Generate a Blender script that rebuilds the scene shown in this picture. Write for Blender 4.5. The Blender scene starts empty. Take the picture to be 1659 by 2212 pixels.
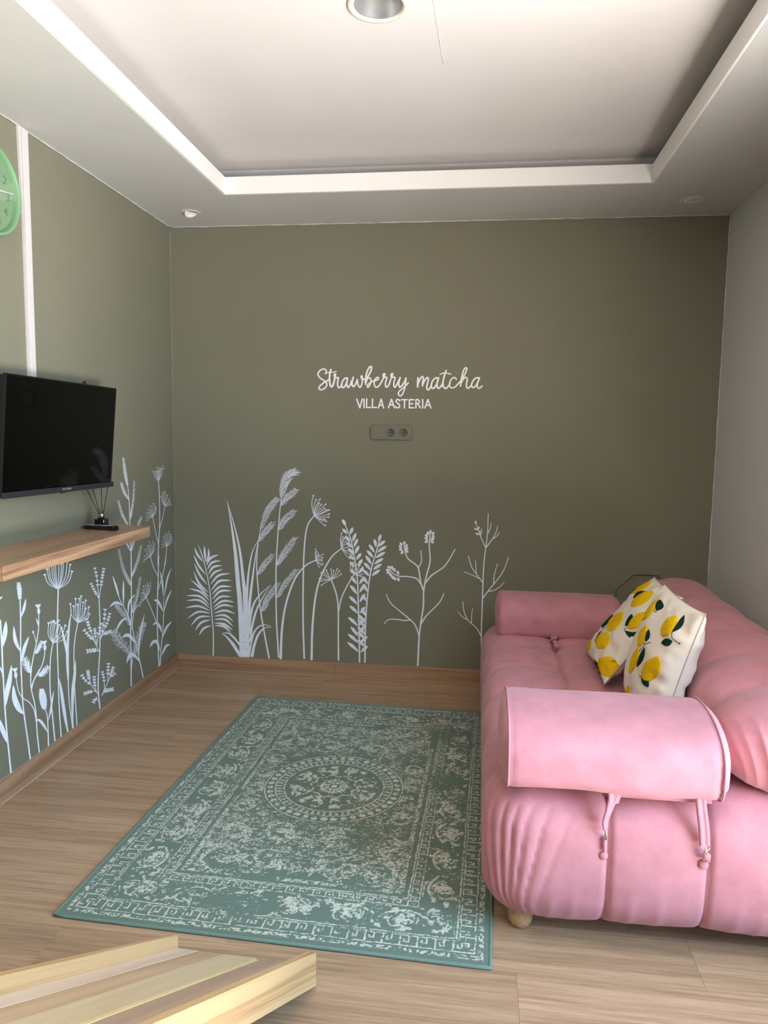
import bpy, bmesh, math, random
import numpy as np
from mathutils import Vector, Matrix

random.seed(7)
SC = bpy.context.scene
COL = SC.collection

# ------------------------------------------------------------------ camera
IMG_W, IMG_H = 1659, 2212
F_PX, YAW, PITCH, ROLL = 1590.38, 0.1272, -0.1060, 0.0140
CAM = np.array([1.6849, 0.0, 1.35])
def cam_axes():
    cy, sy = math.cos(YAW), math.sin(YAW); cp, sp = math.cos(PITCH), math.sin(PITCH)
    f = np.array([-sy * cp, cy * cp, sp]); r = np.array([cy, sy, 0.0]); u = np.cross(r, f)
    c, s = math.cos(ROLL), math.sin(ROLL)
    return c * r + s * u, -s * r + c * u, f
CR, CU, CF = cam_axes()
cam_data = bpy.data.cameras.new('camera')
cam_data.sensor_fit = 'VERTICAL'; cam_data.sensor_height = 36.0
cam_data.lens = F_PX * 36.0 / IMG_H
cam_data.clip_start = 0.02
cam = bpy.data.objects.new('camera', cam_data); COL.objects.link(cam)
cam.matrix_world = Matrix(((CR[0], CU[0], -CF[0], CAM[0]), (CR[1], CU[1], -CF[1], CAM[1]), (CR[2], CU[2], -CF[2], CAM[2]), (0, 0, 0, 1)))
SC.camera = cam
def ray(px, py): return CF + (px - IMG_W / 2) / F_PX * CR - (py - IMG_H / 2) / F_PX * CU
def on(ax, v, px, py):
    d = ray(px, py); return CAM + (v - CAM[ax]) / d[ax] * d

# ------------------------------------------------------------------ room size (metres)
RW, RD, RY0 = 2.8708, 3.9182, -1.7          # right wall x, back wall y, rear wall y
ZB = 2.439                                   # underside of the ceiling border
XL, XR, YB, YF = 0.4874, 2.3894, 3.4147, -1.1  # ceiling well
ZT = 2.578                                   # upper ceiling

# ------------------------------------------------------------------ world, lamps, exposure
SC.view_settings.view_transform = 'Standard'
SC.view_settings.look = 'None'
SC.view_settings.gamma = 1.0
SC.view_settings.use_curve_mapping = False
SC.view_settings.exposure = -0.24
w = bpy.data.worlds.new('world'); SC.world = w; w.use_nodes = True
bg = w.node_tree.nodes['Background']; bg.inputs[0].default_value = (0.62, 0.78, 1.0, 1); bg.inputs[1].default_value = 0.2
def area(name, loc, target, sx, sy, energy, color, spread=180):
    l = bpy.data.lights.new(name, 'AREA'); l.shape = 'RECTANGLE'; l.size = sx; l.size_y = sy
    l.energy = energy; l.color = color; l.spread = math.radians(spread)
    o = bpy.data.objects.new(name, l); COL.objects.link(o); o.location = loc
    d = Vector(target) - Vector(loc)
    o.rotation_euler = d.to_track_quat('-Z', 'Z').to_euler()
    return o
WIN = (-0.75, 1.62, 0.05, 2.38)              # glazed door in the right wall: y0, y1, z0, z1
area('sky_outside', (RW + 1.9, -0.2, 2.5), (0.2, 1.6, 0.5), 3.2, 2.4, 490, (0.44, 0.72, 1.0))
area('sunlit_ground', (RW + 2.4, 0.2, 0.02), (RW + 2.4, 0.2, 2.5), 4.3, 5.0, 2900, (1.0, 0.94, 0.895))
area('daylight_entrance', (1.75, RY0 - 0.10, 1.15), (1.75, 2, 1.0), 1.9, 2.0, 3, (0.80, 0.90, 1.0))

# ------------------------------------------------------------------ helpers
def lin(c):
    c = c / 255.0
    return c / 12.92 if c <= 0.04045 else ((c + 0.055) / 1.055) ** 2.4
def rgb(r, g, b): return (lin(r), lin(g), lin(b), 1.0)

def tag(o, label=None, cat=None, group=None, kind=None):
    if label: o['label'] = label
    if cat: o['category'] = cat
    if group: o['group'] = group
    if kind: o['kind'] = kind
    return o
def empty(name, loc=(0, 0, 0), label=None, cat=None, group=None, kind=None):
    o = bpy.data.objects.new(name, None); COL.objects.link(o); o.location = loc; o.empty_display_size = 0.05
    return tag(o, label, cat, group, kind)
def place(name, me, mat=None, parent=None, world=True):
    o = bpy.data.objects.new(name, me); COL.objects.link(o)
    if mat is not None and not me.materials: me.materials.append(mat)
    if parent is not None:
        o.parent = parent
        if world: o.matrix_parent_inverse = parent_world(parent).inverted()
    return o
def parent_world(p):
    m = p.matrix_basis.copy()
    if p.parent is not None: m = parent_world(p.parent) @ p.matrix_parent_inverse @ m
    return m
def mesh(name, verts, faces, smooth=False):
    me = bpy.data.meshes.new(name)
    me.from_pydata([tuple(map(float, v)) for v in verts], [], [tuple(map(int, f)) for f in faces])
    if smooth: me.polygons.foreach_set('use_smooth', [True] * len(me.polygons))
    me.update()
    return me
def bm_mesh(name, bm, smooth=False):
    me = bpy.data.meshes.new(name); bm.normal_update(); bm.to_mesh(me); bm.free()
    if smooth: me.polygons.foreach_set('use_smooth', [True] * len(me.polygons))
    return me
def bm_box(bm, x0, x1, y0, y1, z0, z1, bevel=0.0, seg=2, M=None):
    r = bmesh.ops.create_cube(bm, size=1.0)
    vs = r['verts']
    for v in vs:
        v.co = Vector((x0 + (v.co.x + .5) * (x1 - x0), y0 + (v.co.y + .5) * (y1 - y0), z0 + (v.co.z + .5) * (z1 - z0)))
    if bevel > 0:
        es = list({e for v in vs for e in v.link_edges})
        r2 = bmesh.ops.bevel(bm, geom=es, offset=bevel, segments=seg, affect='EDGES', profile=0.6)
        vs = list({v for f in r2['faces'] for v in f.verts} | {v for v in vs if v.is_valid})
    if M is not None:
        for v in vs: v.co = M @ v.co
    return vs
def box(name, x0, x1, y0, y1, z0, z1, mat, parent=None, bevel=0.0, seg=2, smooth=False):
    bm = bmesh.new(); bm_box(bm, x0, x1, y0, y1, z0, z1, bevel, seg)
    return place(name, bm_mesh(name, bm, smooth), mat, parent)
def lathe(name, prof, n, M, mat, parent=None, smooth=True):
    vs, fs = [], []
    for i in range(n):
        a = 2 * math.pi * i / n
        for r, z in prof: vs.append(M @ Vector((r * math.cos(a), r * math.sin(a), z)))
    k = len(prof)
    for i in range(n):
        j = (i + 1) % n
        for q in range(k - 1): fs.append((i * k + q, j * k + q, j * k + q + 1, i * k + q + 1))
    return place(name, mesh(name, vs, fs, smooth), mat, parent)
def tube_data(pts, r, n=8, closed=False, caps=True):
    pts = [Vector(p) for p in pts]; m = len(pts); vs, fs = [], []
    up = Vector((0.13, 0.21, 0.97)).normalized(); prev = None
    for i, p in enumerate(pts):
        if closed: t = pts[(i + 1) % m] - pts[i - 1]
        else: t = pts[min(i + 1, m - 1)] - pts[max(i - 1, 0)]
        t.normalize()
        a = prev if prev is not None else (up if abs(t.dot(up)) < .95 else Vector((1, 0, 0)))
        a = (a - t * a.dot(t)).normalized(); b = t.cross(a); prev = a
        rr = r[i] if hasattr(r, '__len__') else r
        for k in range(n):
            an = 2 * math.pi * k / n
            vs.append(p + (a * math.cos(an) + b * math.sin(an)) * rr)
    for i in range(m if closed else m - 1):
        j = (i + 1) % m
        for k in range(n):
            k2 = (k + 1) % n
            fs.append((i * n + k, i * n + k2, j * n + k2, j * n + k))
    if not closed and caps:
        fs.append(tuple(range(n))[::-1]); fs.append(tuple((m - 1) * n + k for k in range(n)))
    return vs, fs
def tube(name, pts, r, mat, parent=None, n=8, closed=False):
    vs, fs = tube_data(pts, r, n, closed)
    return place(name, mesh(name, vs, fs, True), mat, parent)
def catmull(P, sub=6):
    P = [np.array(p, float) for p in P]
    if len(P) < 3: 
        return [P[0] + (P[-1] - P[0]) * t for t in np.linspace(0, 1, sub + 1)]
    Q = [2 * P[0] - P[1]] + P + [2 * P[-1] - P[-2]]
    out = []
    for i in range(1, len(Q) - 2):
        a, b, c, d = Q[i - 1], Q[i], Q[i + 1], Q[i + 2]
        for k in range(sub):
            t = k / sub
            out.append(0.5 * (2 * b + (c - a) * t + (2 * a - 5 * b + 4 * c - d) * t * t + (3 * b - a - 3 * c + d) * t ** 3))
    out.append(P[-1])
    return out

def text_obj(name, body, size, mat, parent, M):
    cu = bpy.data.curves.new(name, 'FONT'); cu.body = body; cu.size = size; cu.align_x = 'CENTER'; cu.align_y = 'CENTER'; cu.extrude = .0003
    t = bpy.data.objects.new('tmp', cu); COL.objects.link(t)
    me = bpy.data.meshes.new_from_object(t.evaluated_get(bpy.context.evaluated_depsgraph_get()))
    bpy.data.objects.remove(t); bpy.data.curves.remove(cu)
    me.transform(M); me.name = name; me.materials.clear()
    return place(name, me, mat, parent)

# ------------------------------------------------------------------ materials
def new_mat(name):
    m = bpy.data.materials.new(name); m.use_nodes = True
    nt = m.node_tree; p = nt.nodes['Principled BSDF']
    return m, nt, p
def N(nt, t, **kw):
    n = nt.nodes.new(t)
    for k, v in kw.items(): setattr(n, k, v)
    return n
def ramp(nt, stops):
    r = N(nt, 'ShaderNodeValToRGB'); e = r.color_ramp.elements
    while len(e) < len(stops): e.new(0.5)
    for el, (p, c) in zip(e, stops): el.position = p; el.color = c
    return r
def coords(nt, scale=(1, 1, 1), rnd=False):
    tc = N(nt, 'ShaderNodeTexCoord'); mp = N(nt, 'ShaderNodeMapping'); mp.inputs['Scale'].default_value = scale
    if rnd:
        oi = N(nt, 'ShaderNodeObjectInfo'); vm = N(nt, 'ShaderNodeVectorMath', operation='SCALE'); vm.inputs[0].default_value = (17.3, 9.1, 23.7)
        nt.links.new(oi.outputs['Random'], vm.inputs['Scale'])
        va = N(nt, 'ShaderNodeVectorMath', operation='ADD')
        nt.links.new(tc.outputs['Object'], va.inputs[0]); nt.links.new(vm.outputs[0], va.inputs[1]); nt.links.new(va.outputs[0], mp.inputs['Vector'])
    else: nt.links.new(tc.outputs['Object'], mp.inputs['Vector'])
    return mp.outputs[0]
def noise(nt, vec, scale, detail=4, rough=0.55):
    n = N(nt, 'ShaderNodeTexNoise'); n.inputs['Scale'].default_value = scale; n.inputs['Detail'].default_value = detail; n.inputs['Roughness'].default_value = rough
    nt.links.new(vec, n.inputs['Vector']); return n.outputs['Fac']
def bump(nt, p, h, strength, dist):
    b = N(nt, 'ShaderNodeBump'); b.inputs['Strength'].default_value = strength; b.inputs['Distance'].default_value = dist
    nt.links.new(h, b.inputs['Height']); nt.links.new(b.outputs[0], p.inputs['Normal'])
def plain(name, col, rough=0.5, metal=0.0, var=0.06, nscale=6, bmp=0.0, bscale=300, bdist=0.0005, spec=0.5, sheen=0.0):
    m, nt, p = new_mat(name)
    v = coords(nt); f = noise(nt, v, nscale)
    c0 = tuple(max(0, c * (1 - var)) for c in col[:3]) + (1,); c1 = tuple(min(1, c * (1 + var)) for c in col[:3]) + (1,)
    r = ramp(nt, [(0.3, c0), (0.7, c1)]); nt.links.new(f, r.inputs[0]); nt.links.new(r.outputs[0], p.inputs['Base Color'])
    p.inputs['Roughness'].default_value = rough; p.inputs['Metallic'].default_value = metal
    p.inputs['Specular IOR Level'].default_value = spec
    if sheen: p.inputs['Sheen Weight'].default_value = sheen; p.inputs['Sheen Roughness'].default_value = 0.45
    if bmp: bump(nt, p, noise(nt, v, bscale, 2), bmp, bdist)
    return m
def wood(name, dark, light, along='x', fine=60, rough=0.45, rnd=False, contrast=1.0, stretch=0.045, rings=7.0, tint=0.0):
    m, nt, p = new_mat(name)
    s = {'x': (stretch, 1, 1), 'y': (1, stretch, 1), 'z': (1, 1, stretch)}[along]
    v = coords(nt, s, rnd)
    big = noise(nt, v, rings, 3, 0.5)
    mul = N(nt, 'ShaderNodeMath', operation='MULTIPLY'); mul.inputs[1].default_value = 9.0; nt.links.new(big, mul.inputs[0])
    fr = N(nt, 'ShaderNodeMath', operation='PINGPONG'); fr.inputs[1].default_value = 1.0; nt.links.new(mul.outputs[0], fr.inputs[0])
    fi = noise(nt, v, fine, 6, 0.65)
    mx = N(nt, 'ShaderNodeMath', operation='MULTIPLY_ADD'); mx.inputs[1].default_value = 0.35 * contrast; nt.links.new(fr.outputs[0], mx.inputs[0])
    sc = N(nt, 'ShaderNodeMath', operation='MULTIPLY'); sc.inputs[1].default_value = 0.9; nt.links.new(fi, sc.inputs[0]); nt.links.new(sc.outputs[0], mx.inputs[2])
    r = ramp(nt, [(0.22, dark), (0.85, light)]); nt.links.new(mx.outputs[0], r.inputs[0])
    out = r.outputs[0]
    if tint:
        oi = N(nt, 'ShaderNodeObjectInfo'); ma = N(nt, 'ShaderNodeMath', operation='MULTIPLY_ADD'); ma.inputs[1].default_value = tint; ma.inputs[2].default_value = 1 - tint / 2
        nt.links.new(oi.outputs['Random'], ma.inputs[0])
        hs = N(nt, 'ShaderNodeHueSaturation'); nt.links.new(ma.outputs[0], hs.inputs['Value']); nt.links.new(out, hs.inputs['Color']); out = hs.outputs[0]
    nt.links.new(out, p.inputs['Base Color']); p.inputs['Roughness'].default_value = rough
    bump(nt, p, fi, 0.12, 0.0008)
    return m

M_SAGE = plain('sage_wall_paint', rgb(125, 122, 103), 0.62, var=0.035, nscale=1.6, bmp=0.25, bscale=420, bdist=0.0004, spec=0.3)
M_WHITEWALL = plain('white_wall_paint', rgb(206, 206, 203), 0.6, var=0.02, nscale=2, bmp=0.2, bscale=200, bdist=0.0005, spec=0.3)
M_BORDER = plain('ceiling_border_paint', rgb(200, 200, 196), 0.6, var=0.04, nscale=2.2, bmp=0.35, bscale=60, bdist=0.0012, spec=0.3)
M_CEIL = plain('ceiling_paint', rgb(213, 209, 206), 0.6, var=0.03, nscale=2.2, bmp=0.35, bscale=60, bdist=0.0012, spec=0.3)
M_FASCIA = plain('fascia_paint', rgb(238, 235, 231), 0.5, var=0.015, nscale=3, bmp=0.3, bscale=50, bdist=0.001, spec=0.3)
M_SEALANT = plain('grey_sealant', rgb(176, 172, 168), 0.6)
M_BEAD = plain('corner_bead', rgb(148, 146, 126), 0.6)
M_MURAL = plain('mural_paint', rgb(240, 244, 251), 0.6, var=0.05, nscale=30)
M_FLOOR = wood('laminate_floor', rgb(128, 99, 74), rgb(194, 163, 132), 'x', 150, 0.42, True, 0.55, 0.035, 10.0, 0.09)
M_GAP = plain('plank_joint', rgb(118, 94, 72), 0.8)
M_BASE = wood('baseboard_oak', rgb(122, 90, 64), rgb(176, 140, 108), 'x', 90, 0.45, False, 1.0, 0.03, 10.0)
M_BASEY = wood('baseboard_oak_side', rgb(122, 90, 64), rgb(176, 140, 108), 'y', 90, 0.45, False, 1.0, 0.03, 10.0)
M_SHELF = wood('shelf_oak', rgb(112, 78, 54), rgb(196, 156, 120), 'y', 110, 0.4, False, 1.1, 0.03, 16.0)
M_PINE = wood('pine_rail', rgb(164, 117, 74), rgb(206, 171, 124), 'x', 60, 0.5, False, 1.8, 0.018, 26.0)
M_BOARD_PALE = wood('pale_board', rgb(196, 172, 134), rgb(224, 206, 170), 'x', 40, 0.5, False, 0.6)
M_BOARD_PINK = wood('pinkish_board', rgb(206, 180, 160), rgb(226, 208, 192), 'x', 40, 0.5, False, 0.5)
M_BOARD_BROWN = wood('brown_board', rgb(172, 140, 108), rgb(208, 180, 146), 'x', 40, 0.5, False, 1.0)
M_BOARD_GREY = wood('greyish_board', rgb(160, 132, 110), rgb(198, 172, 148), 'x', 40, 0.5, False, 0.9)
M_SAP = plain('pale_sapwood', rgb(222, 200, 150), 0.5)
M_PINK = plain('pink_velvet', rgb(187, 128, 137), 0.95, var=0.10, nscale=14, bmp=0.7, bscale=420, bdist=0.0012, spec=0.08, sheen=0.2)
M_PINKTHREAD = plain('pink_stitching', rgb(178, 104, 112), 0.8)
M_LINEN = plain('cream_cotton', rgb(226, 214, 200), 0.8, var=0.03, bmp=0.3, bscale=700, bdist=0.0004, spec=0.2)
M_SEAM = plain('cushion_seam', rgb(168, 156, 142), 0.8)
M_YELLOW = plain('yellow_tufting', rgb(232, 186, 22), 0.9, var=0.14, nscale=160, bmp=0.9, bscale=650, bdist=0.002, spec=0.1)
M_GREEN = plain('dark_green_tufting', rgb(18, 52, 40), 0.9, var=0.2, nscale=160, bmp=0.9, bscale=650, bdist=0.002, spec=0.1)
M_BLACK = plain('black_plastic', rgb(10, 10, 11), 0.4, var=0.02)
M_SCREEN = plain('tv_glass', rgb(2, 2, 2), 0.05, var=0.0, spec=0.22)
M_BAR = plain('dark_grey_plastic', rgb(38, 39, 41), 0.4)
M_GREYTEXT = plain('silver_print', rgb(150, 150, 150), 0.4)
M_RED = plain('red_lens', rgb(120, 12, 14), 0.3)
M_CHROME = plain('chrome', rgb(205, 205, 205), 0.18, 1.0, var=0.02)
M_STEEL = plain('brushed_reflector', rgb(186, 186, 186), 0.35, 0.75, var=0.06, nscale=40)
M_WHITEPL = plain('white_plastic', rgb(208, 201, 197), 0.4, var=0.02)
M_RIM = plain('downlight_rim', rgb(214, 211, 200), 0.45, var=0.03)
M_MINT = plain('mint_plastic', rgb(118, 156, 114), 0.45, var=0.02)
M_MINTFACE = plain('mint_clock_face', rgb(122, 152, 114), 0.55, var=0.02)
M_MINTDARK = plain('mint_numeral', rgb(86, 116, 80), 0.5)
M_CORK = plain('speckled_wood_foot', rgb(176, 138, 100), 0.5, var=0.25, nscale=120)
M_SOCKET = plain('painted_socket', rgb(115, 112, 95), 0.45, var=0.02)
M_SOCKDARK = plain('socket_recess', rgb(80, 82, 72), 0.45, var=0.04)
M_HOLE = plain('dark_hole', rgb(12, 12, 11), 0.8)
M_BULB = plain('frosted_bulb', rgb(240, 238, 234), 0.3)
def glass_mat():
    m, nt, p = new_mat('clear_glass')
    t = N(nt, 'ShaderNodeBsdfTransparent'); g = N(nt, 'ShaderNodeBsdfGlossy'); g.inputs['Roughness'].default_value = 0.02
    mx = N(nt, 'ShaderNodeMixShader'); lw = N(nt, 'ShaderNodeLayerWeight'); lw.inputs['Blend'].default_value = 0.5
    pw = N(nt, 'ShaderNodeMath', operation='POWER'); pw.inputs[1].default_value = 4.0; ma = N(nt, 'ShaderNodeMath', operation='MULTIPLY_ADD'); ma.inputs[1].default_value = 0.7; ma.inputs[2].default_value = 0.04
    nt.links.new(lw.outputs['Facing'], pw.inputs[0]); nt.links.new(pw.outputs[0], ma.inputs[0]); nt.links.new(ma.outputs[0], mx.inputs[0])
    nt.links.new(t.outputs[0], mx.inputs[1]); nt.links.new(g.outputs[0], mx.inputs[2])
    nt.links.new(mx.outputs[0], nt.nodes['Material Output'].inputs['Surface'])
    return m
M_GLASS = glass_mat()

# ================================================================== the room
T = 0.12
wall_left = box('wall_left', -T, 0, RY0 - T, RD + T, 0, ZT + 0.2, M_SAGE); tag(wall_left, kind='structure')
wall_back = box('wall_back', 0, RW, RD, RD + T, 0, ZT + 0.2, M_SAGE); tag(wall_back, kind='structure')
bm = bmesh.new()
bm_box(bm, RW, RW + T, RY0 - T, WIN[0], 0, ZT + 0.2); bm_box(bm, RW, RW + T, WIN[1], RD + T, 0, ZT + 0.2)
bm_box(bm, RW, RW + T, WIN[0], WIN[1], WIN[3], ZT + 0.2); bm_box(bm, RW, RW + T, WIN[0], WIN[1], 0, WIN[2])
wall_right = place('wall_right', bm_mesh('wall_right', bm), M_WHITEWALL); tag(wall_right, kind='structure')
DOOR = (0.8, 2.7, 0.0, 2.15)
bm = bmesh.new()
bm_box(bm, 0, DOOR[0], RY0 - T, RY0, 0, ZT + 0.2); bm_box(bm, DOOR[1], RW, RY0 - T, RY0, 0, ZT + 0.2); bm_box(bm, DOOR[0], DOOR[1], RY0 - T, RY0, DOOR[3], ZT + 0.2)
wall_rear = place('wall_rear', bm_mesh('wall_rear', bm), M_SAGE); tag(wall_rear, kind='structure')
# glazed door in the right wall and entrance behind the camera (both outside the frame)
bm = bmesh.new()
y0, y1, z0, z1 = WIN
for a in ((y0, y0 + .05, z0, z1), (y1 - .05, y1, z0, z1), ((y0 + y1) / 2 - .03, (y0 + y1) / 2 + .03, z0, z1)): bm_box(bm, RW + .03, RW + .08, *a)
for a in ((y0 + .05, (y0 + y1) / 2 - .03, z0, z0 + .05), (y0 + .05, (y0 + y1) / 2 - .03, z1 - .05, z1), ((y0 + y1) / 2 + .03, y1 - .05, z0, z0 + .05), ((y0 + y1) / 2 + .03, y1 - .05, z1 - .05, z1)): bm_box(bm, RW + .03, RW + .08, *a)
tag(place('window_1', bm_mesh('window_1', bm), M_WHITEPL), kind='structure')
bm = bmesh.new()
bm_box(bm, DOOR[0], DOOR[0] + .05, RY0 - .09, RY0 - .03, 0, DOOR[3]); bm_box(bm, DOOR[1] - .05, DOOR[1], RY0 - .09, RY0 - .03, 0, DOOR[3]); bm_box(bm, DOOR[0] + .05, DOOR[1] - .05, RY0 - .09, RY0 - .03, DOOR[3] - .05, DOOR[3])
tag(place('door_1', bm_mesh('door_1', bm), M_WHITEPL), kind='structure')

# floor: slab with single laminate planks on it
floor = box('floor', -T, RW + T, RY0 - T, RD + T, -0.10, -0.007, M_GAP); tag(floor, kind='structure')
PW, PL = 0.193, 1.22
def plank_mesh(l, wd):
    bm = bmesh.new(); bm_box(bm, 0, l - 0.0004, 0, wd - 0.0004, -0.007, 0, 0.0004, 1)
    me = bm_mesh('plank', bm); me.materials.append(M_FLOOR); return me
full = plank_mesh(PL, PW)
edge = float(on(2, 0, 1116, 2102)[1]); seam_low = float(on(2, 0, 1119, 2160)[0]); seam_up = float(on(2, 0, 1510, 2100)[0])
r0 = -int((edge - RY0) / PW) - 1
rr = random.Random(3)
k = r0
while edge + k * PW < RD:
    ya = max(edge + k * PW, RY0); yb = min(edge + (k + 1) * PW, RD)
    off = {0: seam_up, -1: seam_low}.get(k, rr.uniform(0, PL))
    x = off - PL * math.ceil(off / PL)
    while x < RW:
        xa, xb = max(x, 0), min(x + PL, RW)
        if xb - xa > 0.01 and yb - ya > 0.005:
            me = full if (xb - xa > PL - 1e-6 and yb - ya > PW - 1e-6) else plank_mesh(xb - xa, yb - ya)
            o = place('plank', me, None, floor, False); o.location = (xa, ya, 0)
        x += PL
    k += 1

# baseboards
HB = 0.083
def baseboard(name, axis, cuts, pos, mat):
    root = empty(name, kind='structure')
    for a, b in zip(cuts[:-1], cuts[1:]):
        if axis == 'x': o = box('baseboard_length', a + .0004, b - .0004, pos - .012, pos - .0003, 0.0002, HB, mat, root, 0.0015, 1)
        else: o = box('baseboard_length', pos + .0003, pos + .012, a + .0004, b - .0004, 0.0002, HB, mat, root, 0.0015, 1)
    return root
seam_b = float(on(1, RD, 724, 1440)[0])
baseboard('baseboard_back', 'x', [0.0125, seam_b, RW - .013], RD, M_BASE)
baseboard('baseboard_left', 'y', [RY0, 0.3, 2.36, 3.02, RD], 0, M_BASEY)
root = empty('baseboard_right', kind='structure')
box('baseboard_length', RW - .012, RW - .0003, WIN[1] + .21, RD - .001, 0.0002, HB, M_BASEY, root, 0.0015, 1)
# thin sealant line along the left and back baseboard
tube('trim_1', [(0.0125, 0.4, 0.0015), (0.0125, RD - .0125, 0.0015), (RW - 1.0, RD - .0125, 0.0010)], 0.0012, M_SEALANT)['kind'] = 'structure'
tube('trim_2', [(0.0015, 0.4, HB + .0008), (0.0015, RD - .0015, HB + .0006)], 0.0010, M_SEALANT)['kind'] = 'structure'

# ceiling: border, fascia lip with a hidden ledge, raised centre
ceiling = empty('ceiling', (1.4, 1.2, ZB), kind='structure')
FH, SET, FT = 0.078, 0.10, 0.012
bm = bmesh.new()
bm_box(bm, 0, XL - FT, RY0, RD, ZB, ZB + .02); bm_box(bm, XR + FT, RW, RY0, RD, ZB, ZB + .02)
bm_box(bm, XL - FT, XR + FT, YB + FT, RD, ZB, ZB + .02); bm_box(bm, XL - FT, XR + FT, RY0, YF - FT, ZB, ZB + .02)
place('ceiling_border', bm_mesh('ceiling_border', bm), M_BORDER, ceiling)
for nm, a in (('fascia', (XL - FT, XL, YF, YB + FT)), ('fascia', (XR, XR + FT, YF, YB + FT)), ('fascia', (XL, XR, YB, YB + FT)), ('fascia', (XL, XR, YF - FT, YF))):
    box(nm, a[0], a[1], a[2], a[3], ZB + .0005, ZB + FH, M_FASCIA, ceiling, 0.001, 1)
bm = bmesh.new()
bm_box(bm, XL - SET - .1, XL - SET, YF - SET, YB + SET, ZB + .02, ZT); bm_box(bm, XR + SET, XR + SET + .1, YF - SET, YB + SET, ZB + .02, ZT)
bm_box(bm, XL - SET - .1, XR + SET + .1, YB + SET, YB + SET + .1, ZB + .02, ZT); bm_box(bm, XL - SET - .1, XR + SET + .1, YF - SET - .1, YF - SET, ZB + .02, ZT)
place('recess_side', bm_mesh('recess_side', bm), M_CEIL, ceiling)
# raised centre with a round cut for the large downlight
LX, LY, LR = 1.360, 2.242, 0.0892
def plate_with_hole(x0, x1, y0, y1, z, t, cx, cy, r, n=48):
    vs, fs = [], []
    ang = [2 * math.pi * (i + .5) / n for i in range(n)]
    for a in ang: vs.append((cx + r * math.cos(a), cy + r * math.sin(a), z))
    for a in ang: vs.append((cx + 1.6 * r * math.cos(a), cy + 1.6 * r * math.sin(a), z))
    for a in ang:
        c, s = math.cos(a), math.sin(a)
        t1 = min(((x1 - cx) / c if c > 0 else (x0 - cx) / c) if abs(c) > 1e-9 else 1e9, ((y1 - cy) / s if s > 0 else (y0 - cy) / s) if abs(s) > 1e-9 else 1e9)
        vs.append((cx + t1 * c, cy + t1 * s, z))
    for i in range(n):
        j = (i + 1) % n
        fs.append((i, n + i, n + j, j)); fs.append((n + i, 2 * n + i, 2 * n + j, n + j))
    b = len(vs)
    for X, Y in ((x0, y0), (x1, y0), (x1, y1), (x0, y1)):
        vs.append((X, Y, z)); a0 = math.atan2(Y - cy, X - cx) % (2 * math.pi)
        i = max([q for q in range(n) if ang[q] <= a0], default=n - 1); fs.append((2 * n + i, len(vs) - 1, 2 * n + (i + 1) % n))
    m = len(vs); vs += [(x0, y0, z + t), (x1, y0, z + t), (x1, y1, z + t), (x0, y1, z + t)]
    return vs, [f[::-1] for f in fs]
vs, fs = plate_with_hole(XL - SET, XR + SET, YF - SET, YB + SET, ZT, .02, LX, LY, LR - .012)
place('raised_panel', mesh('raised_panel', vs, fs), M_CEIL, ceiling)
box('raised_panel_back', -T, RW + T, RY0 - T, RD + T, ZT + .205, ZT + .22, M_CEIL, ceiling)
# plaster bead along the joint of border and walls
def rough_line(name, pts, r, mat):
    vs, fs = tube_data(pts, [r * rr.uniform(.5, 1.5) for _ in pts], 6)
    return place(name, mesh(name, vs, fs, True), mat)
rough_line('trim_3', [(0.002 + rr.uniform(0, .003), y, ZB - .001 - rr.uniform(0, .002)) for y in np.linspace(1.2, RD - .004, 90)], 0.0026, M_BORDER)['kind'] = 'structure'
rough_line('trim_4', [(x, RD - .002 - rr.uniform(0, .002), ZB - .001 - rr.uniform(0, .002)) for x in np.linspace(0.004, RW - .004, 90)], 0.0026, M_BORDER)['kind'] = 'structure'
rough_line('trim_5', [(0.001, RD - .001, z) for z in np.linspace(HB, ZB - .006, 60)], 0.0016, M_BEAD)['kind'] = 'structure'
rough_line('trim_6', [(RW - .001, RD - .001, z) for z in np.linspace(HB, ZB - .006, 60)], 0.0022, M_WHITEWALL)['kind'] = 'structure'
# short raised plaster seam in the raised panel
a = on(2, ZT - .001, 935, 0); b = on(2, ZT - .001, 958, 138)
rough_line('plaster_seam', [a + (b - a) * t + np.array([rr.uniform(-.0008, .0008), 0, .001]) for t in np.linspace(0, 1, 30)], 0.0013, M_CEIL)
so = COL.objects['plaster_seam']; so.parent = ceiling; so.matrix_parent_inverse = parent_world(ceiling).inverted()

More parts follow.
